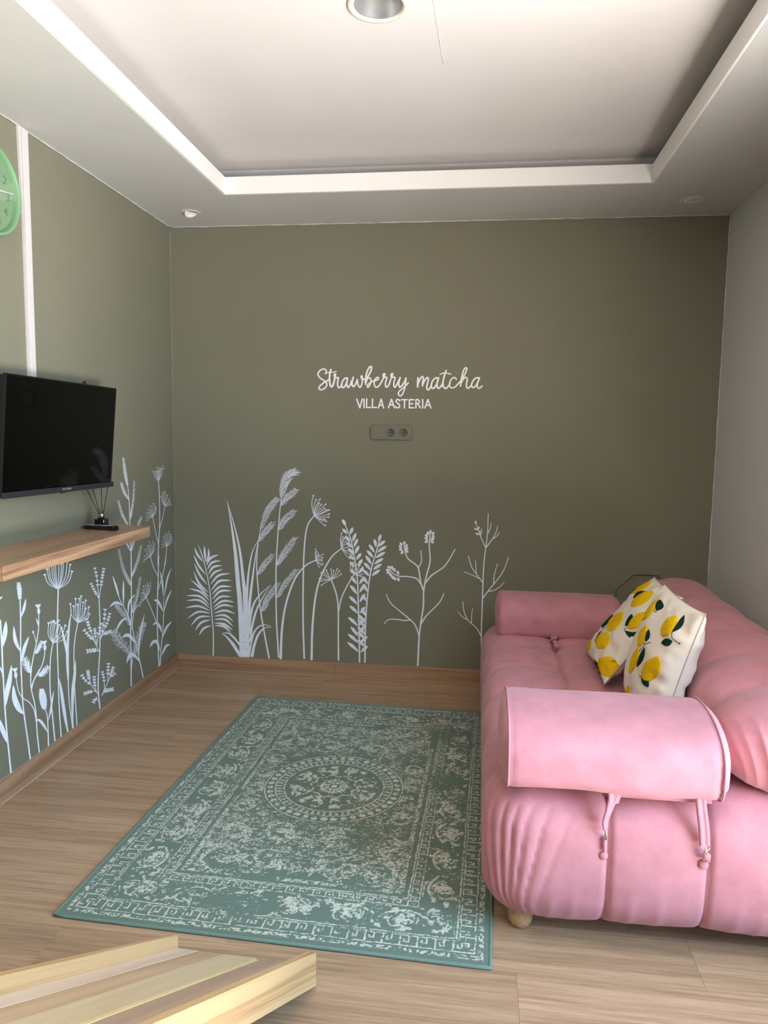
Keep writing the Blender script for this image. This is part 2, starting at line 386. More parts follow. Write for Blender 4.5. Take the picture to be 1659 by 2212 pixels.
# ================================================================== painted mural and lettering (flat paint on the walls)
LAYER = [0]
class Paint:
    """Collects flat brush marks given in a measured drawing of the wall and lays them on the wall plane."""
    def __init__(s, wall): s.wall = wall; s.v = []; s.f = []; s.o = (0, 0, 1); s.t = 0.0
    def at(s, ox, oy, k): s.o = (ox, oy, k); return s
    def pt(s, x, y):
        ox, oy, k = s.o
        q = on(1, RD, ox + x / k, oy + y / k) if s.wall == 'back' else on(0, 0.0, ox + x / k, oy + y / k)
        lift = 0.0005 + 0.0000025 * (LAYER[0] % 700) + 0.00004 * s.t
        if s.wall == 'back': q[1] -= lift
        else: q[0] += lift
        s.v.append(q); return len(s.v) - 1
    def ribbon(s, pts, ws):
        LAYER[0] += 1
        P = [np.array(p, float)[:2] for p in pts]; L = None
        for i, p in enumerate(P):
            s.t = i / len(P)
            t = P[min(i + 1, len(P) - 1)] - P[max(i - 1, 0)]; t = t / (np.linalg.norm(t) + 1e-9)
            nn = np.array([-t[1], t[0]]) * ws[i] / 2
            a = s.pt(*(p + nn)); b = s.pt(*(p - nn))
            if L is not None: s.f.append((L[0], a, b, L[1]))
            L = (a, b)
        s.t = 0.0
    def S(s, pts, w, w2=None, sub=5, cap=True):
        C = catmull(pts, sub); n = len(C); w2 = w if w2 is None else w2
        s.ribbon(C, [w + (w2 - w) * i / (n - 1) for i in range(n)])
        if cap:
            s.D(C[0][0], C[0][1], w / 2, n=8); s.D(C[-1][0], C[-1][1], w2 / 2, n=8)
    def L(s, pts, w, peak=0.45, tail=0.0):
        C = catmull(pts, 6); n = len(C); ws = []
        for i in range(n):
            t = i / (n - 1); q = t / peak * .5 if t < peak else .5 + (t - peak) / (1 - peak) * .5
            ws.append(max(w * math.sin(math.pi * min(max(q, .0), 1)) ** .8, tail * w if t > peak else 0.8))
        s.ribbon(C, ws)
    def B(s, tip, base, w, bow=0.0, peak=.55):
        tip = np.array(tip, float); base = np.array(base, float); d = base - tip
        nrm = np.array([-d[1], d[0]])
        if nrm[1] > 0: nrm = -nrm                    # towards the top of the wall
        s.L([tip, (tip + base) / 2 + nrm * bow, base], w, peak)
    def D(s, x, y, r, ry=None, ang=0.0, n=12):
        LAYER[0] += 1; ry = r if ry is None else ry; c = s.pt(x, y); ca, sa = math.cos(ang), math.sin(ang); ids = []
        for i in range(n):
            a = 2 * math.pi * i / n; u, v = r * math.cos(a), ry * math.sin(a)
            ids.append(s.pt(x + u * ca - v * sa, y + u * sa + v * ca))
        for i in range(n): s.f.append((c, ids[i], ids[(i + 1) % n]))
    def U(s, c, axis, tips, w=6, dot=9, tuft=False, k=0.62):
        c = np.array(c, float); ax = np.array(axis, float); ax /= np.linalg.norm(ax)
        for t in tips:
            t = np.array(t, float); d = t - c; al = ax * d.dot(ax); pe = d - al
            s.S([c, c + pe * k + al * .42, t], w * .8, w, 5, False)
            if tuft:
                dd = (d - pe * .7); dd /= np.linalg.norm(dd) + 1e-9; pp = np.array([-dd[1], dd[0]])
                for q in (-1, -.35, .35, 1): s.B(t + dd * dot * 2.1 + pp * dot * 1.3 * q, t - dd * dot * .4, dot * .75, 0, .4)
            else: s.D(t[0], t[1], dot, n=10)
    def H(s, pts, ll, lr, n=60, w=3.0, ang=0.55, seed=1, stem=5):
        """Feathery grass head: spine from base to tip with fine hairs swept towards the tip."""
        rg = random.Random(seed); C = np.array(catmull(pts, 14)); m = len(C)
        s.ribbon(C, [stem * (1 - .7 * i / (m - 1)) for i in range(m)])
        n = int(n * (.5 if s.wall == 'left' else .62)); w *= .72
        for side, ln in ((-1, ll), (1, lr)):
            if ln <= 0: continue
            for k in range(n):
                t = (k + rg.random()) / n * .985; x = t * (m - 1); i = int(x); p = C[i] + (C[min(i + 1, m - 1)] - C[i]) * (x - i)
                d = C[min(i + 2, m - 1)] - C[max(i - 1, 0)]; d /= np.linalg.norm(d) + 1e-9; nr = np.array([d[1], -d[0]]) * -side
                l = ln * (0.45 + 0.75 * math.sin(math.pi * (0.12 + .80 * t))) * rg.uniform(.7, 1.05); a = ang * rg.uniform(.75, 1.25)
                e = p + d * l * math.cos(a) + nr * l * math.sin(a)
                mid = p + d * l * .42 * math.cos(a * 1.25) + nr * l * .55 * math.sin(a * 1.25)
                s.ribbon([p, mid, e], [w * .8, w, .5])
    def J(s, pts, w, ln, n=9, bw=14, ang=.8):
        """Jagged flower or leaf: short pointed lobes on both sides of a spine."""
        C = np.array(catmull(pts, 8)); m = len(C); s.ribbon(C, [w * math.sin(math.pi * (.15 + .7 * i / (m - 1))) for i in range(m)])
        for k in range(n):
            t = k / (n - 1); i = int(t * (m - 1)); p = C[i]; d = C[min(i + 1, m - 1)] - C[max(i - 1, 0)]; d /= np.linalg.norm(d) + 1e-9
            for q in (-1, 1):
                nr = np.array([-d[1], d[0]]) * q; l = ln * (.6 + .5 * math.sin(math.pi * (.1 + .8 * t)))
                s.B(p + d * l * math.cos(ang) + nr * l * math.sin(ang), p - d * bw * .3, bw, 0, .6)
        d = C[-1] - C[-2]; d /= np.linalg.norm(d); s.B(C[-1] + d * ln * .6, C[-1] - d * bw, bw, 0, .6)
    def K(s, pts, n, r, start=.42, w=8):
        """Twig with paired buds on its outer part."""
        s.S(pts, w, w * .7); C = np.array(catmull(pts, 10)); m = len(C)
        for k in range(n):
            t = start + (1 - start) * k / max(n - 1, 1); i = min(int(t * (m - 1)), m - 1); p = C[i]
            d = C[min(i + 1, m - 1)] - C[max(i - 1, 0)]; d /= np.linalg.norm(d) + 1e-9
            for q in (-1, 1):
                nr = np.array([-d[1], d[0]]) * q; c = p + nr * r * .72 + d * r * .45
                s.D(c[0], c[1], r * .95, r * .6, math.atan2(d[1] + nr[1] * .8, d[0] + nr[0] * .8), 10)
    def done(s, name, parent, mat=None): return place(name, mesh(name, s.v, s.f), mat or M_MURAL, parent)

B1 = (380, 980, 3.95); B2 = (700, 1050, 3.95); B3 = (400, 1160, 7.541)
L1 = (0, 1220, 8.295); L2 = (0, 1440, 8.295); L3 = (160, 1200, 7.213); L4 = (230, 980, 9.219)
T1 = (680, 780, 8.295); T2 = (860, 780, 8.295); T3 = (760, 850, 8.295)

# ---- back wall, from the corner towards the sofa
p = Paint('back').at(*B3)
p.S([(457, 1938), (460, 1700), (455, 1500), (430, 1200), (405, 900), (370, 680), (330, 500), (300, 380)], 19, 12); p.L([(205, 110), (255, 240), (302, 390)], 16, .7)
for t, b, w in (((150, 165), (295, 405), -.07), ((135, 285), (340, 620), -.05), ((145, 425), (365, 785), -.05), ((135, 555), (385, 910), -.09), ((88, 695), (392, 985), .03), ((55, 835), (400, 1040), .12), ((20, 955), (402, 1110), .17), ((15, 1035), (410, 1165), .17), ((0, 1155), (415, 1205), .13), ((38, 1325), (418, 1243), .17), ((92, 1445), (424, 1293), .19), ((160, 1527), (425, 1345), .16), ((224, 1603), (432, 1440), .16)):
    p.B(t, b, 34, w, .5)
for t, b, w in (((310, 140), (332, 408), .0), ((378, 180), (338, 422), -.10), ((548, 288), (345, 465), .17), ((582, 385), (358, 535), .20), ((604, 462), (375, 610), .20), ((618, 525), (390, 688), .14), ((740, 593), (410, 775), .17), ((762, 708), (422, 872), .21), ((766, 812), (428, 942), .20), ((766, 875), (437, 1025), .20), ((755, 972), (443, 1095), .19), ((806, 1060), (450, 1155), .18), ((798, 1138), (453, 1197), .17), ((817, 1248), (460, 1245), .14), ((790, 1377), (465, 1290), .18), ((785, 1460), (468, 1342), .18), ((776, 1520), (468, 1400), .13), ((752, 1566), (470, 1440), .16)):
    p.B(t, b, 36, w, .5)
p.done('painted_fern', wall_back)

p = Paint('back').at(*B1)
def blade(P, pts, w0, w1, wm=None):
    C = catmull(pts, 6); n = len(C); wm = wm or (w0 + w1) / 2
    P.ribbon(C, [w0 + (wm - w0) * min(1, 2 * i / (n - 1)) + max(0, 2 * i / (n - 1) - 1) * (w1 - wm) for i in range(n)])
blade(p, [(437, 398), (476, 620), (508, 850), (530, 1100), (548, 1300), (566, 1732)], 2, 42, 34)
blade(p, [(439, 412), (500, 620), (546, 830), (572, 1050), (588, 1250), (592, 1732)], 2, 40, 22)
blade(p, [(700, 738), (652, 840), (622, 1000), (606, 1180), (598, 1300), (596, 1732)], 2, 44, 18)
blade(p, [(699, 752), (676, 900), (653, 1070), (632, 1250), (612, 1500), (610, 1732)], 2, 36, 20)
blade(p, [(813, 1118), (730, 1190), (670, 1270), (640, 1370), (622, 1500), (606, 1732)], 2, 34, 17)
blade(p, [(806, 1124), (740, 1230), (690, 1330), (655, 1450), (635, 1560), (616, 1732)], 2, 26, 18)
blade(p, [(815, 1477), (760, 1460), (700, 1482), (660, 1540), (640, 1620), (618, 1732)], 3, 26, 14)
blade(p, [(812, 1480), (750, 1490), (700, 1550), (668, 1640), (649, 1733)], 2, 24, 18)
blade(p, [(393, 1533), (450, 1532), (500, 1575), (552, 1640)], 3, 16, 16)
blade(p, [(395, 1536), (440, 1570), (490, 1630), (528, 1690), (556, 1735)], 3, 26, 27)
p.ribbon([(588, 1736), (590, 1640), (590, 1520)], [84, 82, 60])
p.done('painted_grass_clump', wall_back)

p = Paint('back').at(*B1)
p.S([(795, 1742), (760, 1560), (725, 1350), (700, 1130), (690, 950), (700, 780), (722, 650)], 14, 6)
p.H([(720, 650), (758, 520), (800, 440), (860, 372)], 26, 74, 90, 3.2, .62, 2); p.H([(703, 748), (750, 665), (818, 583)], 22, 66, 66, 3.2, .62, 3)
p.H([(695, 1038), (740, 950), (818, 858)], 24, 62, 66, 3.2, .62, 4); p.H([(733, 1348), (775, 1235), (868, 1100)], 30, 64, 84, 3.2, .62, 5)
p.done('painted_reed', wall_back)
p = Paint('back').at(*B1)
p.S([(877, 1735), (858, 1400), (855, 1000), (870, 700), (888, 480), (903, 370)], 13, 7)
p.H([(898, 372), (908, 270), (945, 178), (1025, 135)], 34, 92, 110, 3.4, .66, 6); p.H([(902, 442), (940, 370), (1027, 297)], 26, 66, 70, 3.2, .66, 7)
p.H([(873, 655), (915, 560), (1003, 478)], 24, 70, 74, 3.2, .66, 8); p.H([(860, 955), (912, 850), (1012, 712)], 30, 70, 90, 3.2, .62, 9); p.H([(860, 1232), (925, 1105), (1026, 986)], 26, 56, 80, 3.2, .6, 10)
p.done('painted_reed', wall_back)

def umbel(parts, wall, parent, name='painted_umbel'):
    q = Paint(wall); [f(q) for f in parts]; q.done(name, parent)
umbel([lambda q: q.at(*B1).S([(1095, 1745), (1085, 1400), (1088, 1000), (1100, 750), (1125, 610), (1180, 528)], 14, 10),
       lambda q: q.U((1178, 528), (.75, -.66), [(1173, 358), (1196, 392), (1230, 387), (1224, 424), (1242, 434), (1278, 432), (1270, 467), (1287, 480), (1307, 480), (1309, 515), (1303, 540), (1270, 562), (1284, 578), (1273, 613)], 6, 7.5)], 'back', wall_back)
umbel([lambda q: q.at(*B1).S([(895, 1745), (905, 1500), (940, 1280), (1010, 1080), (1100, 960), (1195, 908)], 20, 9),
       lambda q: q.U((1193, 906), (.95, -.2), [(1193, 814), (1202, 835), (1215, 852), (1220, 867), (1255, 858), (1252, 883), (1246, 901), (1246, 915), (1258, 940), (1244, 950), (1226, 967)], 5, 6)], 'back', wall_back)
umbel([lambda q: q.at(*B1).S([(1158, 1755), (1165, 1480), (1195, 1200), (1250, 1020), (1330, 880), (1410, 810)], 19, 9),
       lambda q: q.U((1412, 808), (.8, -.4), [(1415, 678), (1424, 710), (1438, 718), (1455, 704), (1474, 722), (1480, 750), (1490, 790), (1500, 830), (1505, 860), (1482, 893)], 6, 6.5)], 'back', wall_back)
umbel([lambda q: q.at(*B1).S([(1388, 1760), (1386, 1550), (1386, 1350), (1372, 1210), (1327, 1077)], 13, 10), lambda q: q.S([(1386, 1360), (1410, 1240), (1460, 1130), (1517, 1035)], 11, 9),
       lambda q: q.U((1326, 1075), (0, -1), [(1242, 1122), (1222, 1090), (1226, 1064), (1240, 1016), (1258, 995), (1285, 995), (1325, 988), (1347, 998), (1378, 985), (1396, 1000), (1410, 1027)], 6, 7, False, .5),
       lambda q: q.U((1522, 1030), (.4, -.9), [(1487, 927), (1514, 927), (1542, 945), (1571, 952), (1592, 967), (1602, 990), (1593, 1027), (1580, 1045)], 6, 6)], 'back', wall_back)

def leafy(stem, leaves):
    q = Paint('back').at(*B2); q.S(stem, 13, 9)
    for t, b in leaves:
        q.B(t, b, 27, .03, .42)
    q.done('painted_leafy_stem', wall_back)
leafy([(303, 1500), (300, 1250), (292, 1000), (285, 800), (265, 640), (230, 460), (187, 343)],
      [((155, 283), (185, 342)), ((155, 365), (200, 408)), ((180, 425), (222, 478)), ((247, 352), (224, 412)), ((276, 400), (243, 475)), ((290, 447), (255, 524)), ((300, 507), (266, 580)), ((318, 572), (275, 630)), ((330, 622), (288, 687)), ((340, 690), (295, 747)), ((188, 480), (242, 524)), ((205, 530), (250, 580)), ((213, 590), (258, 630)), ((218, 645), (262, 692)), ((220, 710), (268, 757)), ((228, 770), (278, 837)), ((220, 843), (282, 924)), ((213, 938), (284, 1010)), ((216, 1020), (290, 1088)), ((204, 1118), (290, 1194)), ((226, 1198), (290, 1282)), ((203, 1260), (293, 1340)), ((197, 1330), (296, 1416)), ((352, 772), (300, 838)), ((355, 835), (302, 910)), ((352, 915), (305, 992)), ((352, 1030), (308, 1087)), ((350, 1125), (300, 1190)), ((350, 1195), (302, 1252)), ((373, 1282), (305, 1342)), ((375, 1362), (313, 1419))])
leafy([(349, 1502), (352, 1250), (362, 1050), (380, 850), (405, 700), (440, 580), (470, 470)],
      [((486, 410), (467, 480)), ((428, 450), (443, 522)), ((382, 497), (430, 567)), ((364, 547), (420, 614)), ((352, 592), (406, 670)), ((339, 652), (398, 718)), ((330, 715), (387, 768)), ((325, 770), (374, 837)), ((330, 835), (368, 900)), ((325, 925), (359, 982)), ((318, 1040), (352, 1107)), ((290, 1095), (350, 1167)), ((285, 1140), (352, 1202)), ((285, 1205), (352, 1267)), ((283, 1245), (348, 1300)), ((283, 1310), (350, 1372)), ((523, 465), (462, 518)), ((537, 512), (450, 567)), ((525, 563), (438, 616)), ((509, 616), (427, 667)), ((495, 664), (418, 714)), ((479, 714), (406, 768))])

p = Paint('back').at(*B2)
for s_, a, b in (([(800, 1530), (812, 1280), (828, 1150), (848, 1020), (850, 900), (870, 780), (905, 640), (898, 520), (905, 410)], 14, 10), ([(812, 1280), (780, 1190), (735, 1140), (640, 1060), (570, 1000), (530, 925)], 12, 7), ([(735, 1142), (680, 1145), (590, 1135), (540, 1145), (512, 1177)], 10, 6), ([(828, 1175), (870, 1110), (940, 1040), (990, 985), (1024, 915)], 12, 8), ([(850, 895), (825, 820), (805, 700), (770, 660), (710, 610), (682, 510)], 13, 9), ([(803, 698), (832, 640), (825, 550)], 10, 7), ([(830, 840), (790, 790), (720, 772), (640, 768), (590, 745), (562, 712)], 12, 8), ([(865, 825), (920, 760), (1010, 700), (1060, 640), (1117, 540)], 13, 8)):
    p.S(s_, a, b)
for c, pe in (((903, 440), [(908, 390), (886, 403), (930, 405), (874, 425), (930, 432), (872, 448), (926, 453), (874, 474), (924, 476)]), ((680, 530), [(685, 487), (657, 495), (703, 510), (652, 518), (705, 535), (655, 542), (706, 558), (667, 566)])):
    for x, y in pe: p.D(x, y, 17, 11.5, math.atan2(y - c[1] - 20, x - c[0]), 12)
for x, y in [(556, 693), (581, 697), (545, 717), (600, 715), (549, 738), (630, 738), (568, 757), (585, 777), (603, 788), (634, 795)]: p.D(x, y, 18, 12, 1.2 if y > 740 or x > 570 else .3, 12)
p.done('painted_berry_branch', wall_back)

p = Paint('back').at(*B2)
for s_, a, b in (([(1347, 1562), (1342, 1280), (1350, 1000), (1357, 800), (1365, 650), (1380, 525), (1395, 400), (1401, 235)], 12, 6), ([(1380, 528), (1340, 440), (1318, 380), (1294, 315)], 8, 5), ([(1334, 430), (1344, 395), (1345, 358)], 6, 5), ([(1400, 400), (1418, 360), (1428, 312)], 7, 5), ([(1384, 522), (1440, 445), (1465, 400), (1482, 342)], 9, 5), ([(1440, 450), (1475, 425), (1497, 390)], 7, 5), ([(1353, 822), (1300, 750), (1260, 690), (1232, 597)], 9, 6), ([(1300, 747), (1295, 690), (1292, 632)], 7, 5), ([(1330, 792), (1280, 765), (1193, 730)], 8, 5), ([(1356, 955), (1400, 895), (1500, 770), (1545, 690), (1573, 605)], 10, 6), ([(1445, 830), (1455, 750), (1480, 662)], 8, 5), ([(1403, 898), (1460, 885), (1510, 850), (1537, 820)], 8, 5), ([(1339, 1275), (1300, 1210), (1230, 1145), (1195, 1070), (1183, 985)], 10, 6), ([(1228, 1143), (1180, 1115), (1142, 1070)], 8, 5), ([(1258, 1167), (1260, 1100), (1268, 1045)], 8, 5)):
    p.S(s_, a, b)
for t, b in (((1290, 292), (1299, 330)), ((1279, 358), (1314, 376)), ((1322, 342), (1316, 376)), ((1287, 402), (1330, 415)), ((1333, 380), (1328, 412))): p.B(t, b, 15, 0, .45)
p.done('painted_twig', wall_back)

# ---- left wall, from the corner towards the camera
p = Paint('left').at(*L4)
p.S([(1020, 2212), (1030, 1800), (1050, 1450), (1050, 1000), (1030, 545)], 18, 13)
p.U((1028, 545), (0, -1), [(912, 345), (955, 352), (1000, 270), (1033, 280), (1080, 297), (1107, 245), (1130, 292), (985, 352), (1015, 350), (1048, 340), (965, 385), (1060, 300)], 6, 9.5)
p.U((1155, 1045), (.25, -1), [(1078, 850), (1098, 763), (1128, 800), (1143, 747), (1170, 772), (1195, 830), (1215, 825), (1247, 890), (1240, 930), (1257, 957), (1263, 990), (1282, 1015)], 6, 9)
p.U((915, 1255), (-.4, -1), [(790, 1332), (787, 1277), (783, 1225), (795, 1175), (835, 1180), (813, 1105), (862, 1118), (853, 1038), (893, 1048), (912, 990), (947, 995), (975, 1043), (983, 1085)], 6, 9.5)
p.U((870, 2050), (-.4, -1), [(733, 2145), (748, 2105), (748, 2045), (785, 2010), (757, 1920), (793, 1893), (810, 1833), (835, 1832), (848, 1762), (890, 1825), (918, 1755), (922, 1865), (952, 1797)], 6, 9.5)
p.U((1195, 1840), (.1, -1), [(1108, 1860), (1093, 1805), (1103, 1725), (1130, 1657), (1155, 1632), (1172, 1570), (1210, 1605), (1233, 1552), (1258, 1610), (1285, 1597), (1285, 1655), (1298, 1690), (1305, 1748)], 6, 9.5)
p.S([(1157, 1045), (1110, 1270), (1058, 1470)], 11, 12); p.S([(914, 1260), (970, 1550), (1032, 1840)], 12, 13); p.S([(1195, 1845), (1180, 2000), (1160, 2212)], 12, 13); p.S([(868, 2050), (910, 2212)], 11, 12)
p.at(*L3)
p.S([(1318, 1730), (1300, 1400), (1290, 1000), (1295, 600), (1305, 300), (1312, 0)], 20, 14); p.S([(1180, 0), (1225, 170), (1298, 315)], 10, 11); p.S([(1425, 0), (1382, 280), (1298, 545)], 11, 12)
p.U((1122, 655), (-.5, -1), [(1015, 795), (1020, 728), (1045, 680), (1033, 633), (1045, 585), (1072, 580), (1068, 530), (1078, 475), (1112, 465), (1142, 440), (1160, 467), (1187, 420)], 6, 8.5)
p.S([(1124, 660), (1200, 830), (1290, 1060)], 11, 12)
p.done('painted_umbel', wall_left)
p = Paint('left').at(*L3)
p.S([(1340, 1710), (1355, 1450), (1380, 1200), (1395, 880), (1395, 650)], 15, 9)
for pts, wd in (([(1338, 238), (1370, 400), (1395, 655)], 26), ([(1516, 193), (1450, 370), (1402, 655)], 24), ([(1524, 530), (1450, 680), (1398, 875)], 26), ([(1236, 690), (1310, 722), (1392, 880)], 40), ([(1222, 1088), (1280, 1050), (1340, 1120), (1362, 1200)], 42), ([(1521, 1028), (1440, 1120), (1378, 1275)], 34), ([(1178, 1432), (1230, 1350), (1290, 1350), (1340, 1500)], 52), ([(1492, 1385), (1430, 1415), (1362, 1565)], 40)): p.L(pts, wd, .5)
p.done('painted_leafy_stem', wall_left)

p = Paint('left').at(*L4)
p.S([(490, 2212), (485, 1900), (468, 1500), (455, 1100), (438, 800), (418, 630)], 20, 10)
p.H([(418, 640), (372, 400), (330, 85)], 62, 62, 90, 7, .5, 21, 12); p.H([(438, 915), (350, 760), (285, 575)], 60, 62, 56, 7, .5, 22, 11); p.H([(470, 1300), (490, 1150), (528, 900), (548, 535)], 48, 62, 84, 7, .5, 23, 11)
p.H([(418, 1415), (310, 1210), (230, 935)], 56, 56, 70, 7, .5, 24, 12); p.H([(490, 1935), (520, 1800), (615, 1450), (688, 1260)], 50, 62, 70, 7, .5, 25, 11); p.H([(478, 1945), (390, 1760), (320, 1600)], 54, 50, 46, 7, .5, 26, 11)
p.at(*L3)
p.S([(885, 2040), (882, 1600), (875, 1200), (888, 900), (888, 400), (884, 0)], 19, 16)
p.H([(885, 470), (835, 370), (760, 200), (689, -104)], 56, 50, 90, 5, .52, 27, 10); p.H([(893, 335), (925, 240), (990, 60), (1039, -159)], 46, 52, 90, 5, .5, 28, 10)
p.H([(890, 905), (930, 800), (985, 600), (1032, 330)], 60, 54, 90, 5, .5, 29, 10); p.H([(872, 1095), (845, 1005), (780, 920), (700, 830), (645, 762)], 62, 60, 80, 5, .8, 30, 10)
p.H([(868, 1552), (800, 1430), (700, 1340), (640, 1240), (608, 1162)], 90, 92, 100, 5, 1.0, 31, 11); p.H([(925, 1545), (960, 1430), (1010, 1270), (1060, 1130), (1106, 1040)], 68, 62, 100, 6, 1.05, 32, 10)
p.S([(700, 670), (770, 800), (830, 920), (875, 1080), (882, 1150)], 12, 18); p.L([(594, 308), (655, 500), (705, 680)], 32, .5); p.L([(768, 376), (764, 560), (770, 780)], 30, .5)
p.L([(548, 806), (620, 742), (680, 738), (762, 785)], 40, .5); p.L([(955, 602), (880, 680), (845, 780), (838, 935)], 32, .5); p.L([(648, 1194), (690, 1090), (760, 1000), (842, 976)], 34, .5)
p.L([(746, 1282), (810, 1242), (880, 1265), (948, 1375)], 56, .5); p.L([(815, 1680), (850, 1580), (905, 1548), (960, 1580), (1022, 1665)], 58, .45)
p.S([(1012, 755), (940, 850), (910, 1000), (905, 1130), (940, 1300), (980, 1480), (1020, 1650), (1074, 1908)], 9, 18); p.L([(1097, 905), (1060, 1050), (1020, 1270), (1005, 1450), (1012, 1565)], 28, .45); p.S([(910, 1595), (895, 1700), (888, 1800)], 10, 12)
p.done('painted_reed', wall_left)

p = Paint('left').at(*L3)
p.S([(402, 2410), (372, 2100), (377, 1800), (395, 1500), (400, 1100), (385, 690)], 21, 15)
for pts, n, r in (([(385, 692), (365, 500), (350, 340), (322, 205)], 5, 17), ([(383, 690), (412, 500), (435, 340), (456, 215)], 6, 18), ([(380, 665), (330, 580), (265, 445)], 5, 16), ([(402, 1305), (430, 1220), (465, 1010), (478, 850)], 5, 19), ([(402, 1310), (470, 1140), (520, 1020), (550, 915)], 5, 18), ([(425, 1255), (480, 1215), (558, 1185)], 4, 20), ([(392, 1510), (300, 1320), (235, 1260), (160, 1170)], 5, 20), ([(350, 1420), (270, 1210), (225, 1100), (195, 995)], 5, 20), ([(348, 1380), (325, 1240), (318, 1150)], 4, 17), ([(352, 1390), (380, 1190), (412, 1065)], 3, 20), ([(387, 1495), (320, 1475), (215, 1488)], 4, 24),
                  ([(375, 2170), (250, 2010), (170, 1945), (122, 1875)], 4, 19), ([(260, 2020), (225, 1900), (210, 1805)], 5, 19), ([(340, 2120), (315, 2010), (308, 1900)], 4, 19), ([(432, 2175), (550, 1900), (578, 1820), (602, 1750)], 5, 18), ([(470, 2080), (460, 1930), (437, 1820)], 4, 17), ([(518, 1960), (522, 1820), (530, 1695)], 4, 19), ([(552, 1905), (590, 1870), (622, 1845)], 2, 18), ([(425, 2180), (480, 2110), (588, 2085)], 5, 22), ([(345, 2118), (250, 2120), (165, 2150)], 4, 20), ([(398, 2290), (330, 2230), (300, 2280)], 3, 20)):
    p.K(pts, n, r, .40, 12)
p.done('painted_berry_branch', wall_left)

def bud(q, x, y, ry, cx, cy, k=1.0):
    q.D(x, y, 28 * k, ry, -.05, 16)
    d = np.array([cx - x, cy - y], float); d /= np.linalg.norm(d); nr = np.array([-d[1], d[0]])
    b = np.array([x, y]) + d * ry * .9
    for a in (-.65, -.33, 0, .33, .65): q.B(b + d * 75 * k + nr * 75 * a * k, b - d * 6, 24 * k, 0, .35)
# big umbel under the shelf
umbel([lambda q: q.at(*L1).S([(1035, 440), (1025, 800), (1016, 1300), (1025, 1700), (1035, 1995)], 25, 20), lambda q: q.U((1032, 437), (0, -1), [(800, 200), (838, 100), (865, 30), (915, 20), (950, -60), (985, -80), (1045, -60), (1090, 0), (1130, -70), (1195, -40), (1245, 20), (1275, 140)], 16, 20, True, .75),
       lambda q: q.at(*L2).S([(1031, 0), (1042, 500), (1062, 900), (1090, 1300)], 20, 24)], 'left', wall_left)
umbel([lambda q: q.at(*L1).S([(1385, 1045), (1338, 1300), (1315, 1600), (1320, 1960)], 17, 17), lambda q: q.U((1385, 1040), (.05, -1), [(1255, 720), (1310, 760), (1345, 625), (1380, 730), (1410, 625), (1445, 580), (1480, 690), (1525, 655), (1525, 800), (1580, 775), (1585, 895)], 13, 17, True, .8),
       lambda q: q.at(*L2).S([(1322, 20), (1342, 500), (1362, 800), (1380, 1085)], 16, 20), lambda q: q.L([(1352, -135), (1335, 150), (1302, 450), (1296, 800), (1306, 1148)], 56, .4, .5)], 'left', wall_left)
umbel([lambda q: q.at(*L1).U((945, 1405), (.2, -1), [(870, 1065), (918, 1045), (958, 1025), (985, 1060), (1040, 1020), (1050, 1100), (1090, 1150), (1160, 1110), (1195, 1215)], 13, 19, True, .8), lambda q: q.S([(945, 1408), (905, 1650), (890, 1995)], 17, 18),
       lambda q: q.at(*L2).S([(890, 0), (895, 400), (930, 800), (985, 1362)], 18, 26), lambda q: q.L([(962, 430), (932, 600), (902, 800), (858, 985)], 36, .5)], 'left', wall_left)
p = Paint('left').at(*L2)
p.L([(1287, -1050), (1240, -760), (1210, -400), (1205, -200), (1213, 120), (1222, 300)], 52, .6, .3); p.S([(1218, 150), (1236, 600), (1292, 1052)], 20, 16); p.L([(1090, -745), (1135, -540), (1180, -330), (1210, -60)], 44, .5); p.L([(1050, 193), (1090, 400), (1132, 700), (1180, 1000), (1222, 1205)], 58, .5, .5)
p.done('painted_grass_clump', wall_left)
p = Paint('left').at(*L2)
p.D(766, 585, 62, 190, -.13, 24)
for i in range(11):
    t = i / 10; x = 745 + 45 * t; y = 415 + 330 * t; h = 18 + 40 * math.sin(math.pi * (.12 + .78 * t))
    p.D(x - h, y - 4, 13); p.D(x + h, y - 4, 13)
for x in (725, 750, 772): p.D(x, 408, 14)
p.S([(805, 752), (845, 900), (858, 1150), (866, 1442)], 14, 26); p.L([(618, 966), (700, 960), (780, 1050), (852, 1185)], 52, .55)
p.done('painted_seed_head', wall_left)
p = Paint('left').at(*L1)
p.S([(690, 880), (690, 1100), (660, 1350), (600, 1620), (560, 1850), (550, 1995)], 16, 20); bud(p, 690, 830, 58, 675, 700); p.L([(643, 952), (668, 1030), (690, 1105)], 26, .5); p.S([(590, 1195), (620, 1290), (645, 1385)], 11, 14); p.D(590, 1205, 15, 26)
p.J([(635, 1590), (690, 1500), (735, 1395)], 46, 66, 7, 18, .75); p.J([(548, 1935), (490, 1830), (445, 1705)], 56, 110, 7, 20, .75)
p.S([(800, 1530), (790, 1650), (740, 1820), (650, 1995)], 15, 20); bud(p, 800, 1480, 55, 785, 1370)
p.at(*L2).S([(706, 50), (600, 250), (560, 395)], 22, 24); p.S([(551, 0), (545, 250), (560, 420), (620, 680), (645, 900), (662, 1200), (704, 1562)], 18, 24); p.J([(690, 165), (765, 115), (845, 20)], 52, 84, 7, 20, .75)
p.done('painted_thistle', wall_left)
p = Paint('left').at(*L2)
p.S([(284, 205), (325, 430), (400, 555), (520, 640), (600, 760), (640, 935)], 14, 20); bud(p, 278, 150, 62, 258, 30); p.done('painted_thistle', wall_left)
p = Paint('left').at(*L1)
p.S([(355, 640), (365, 1000), (365, 1500), (375, 1995)], 24, 22); p.J([(352, 620), (345, 480), (330, 345)], 62, 64, 11, 20, .75)
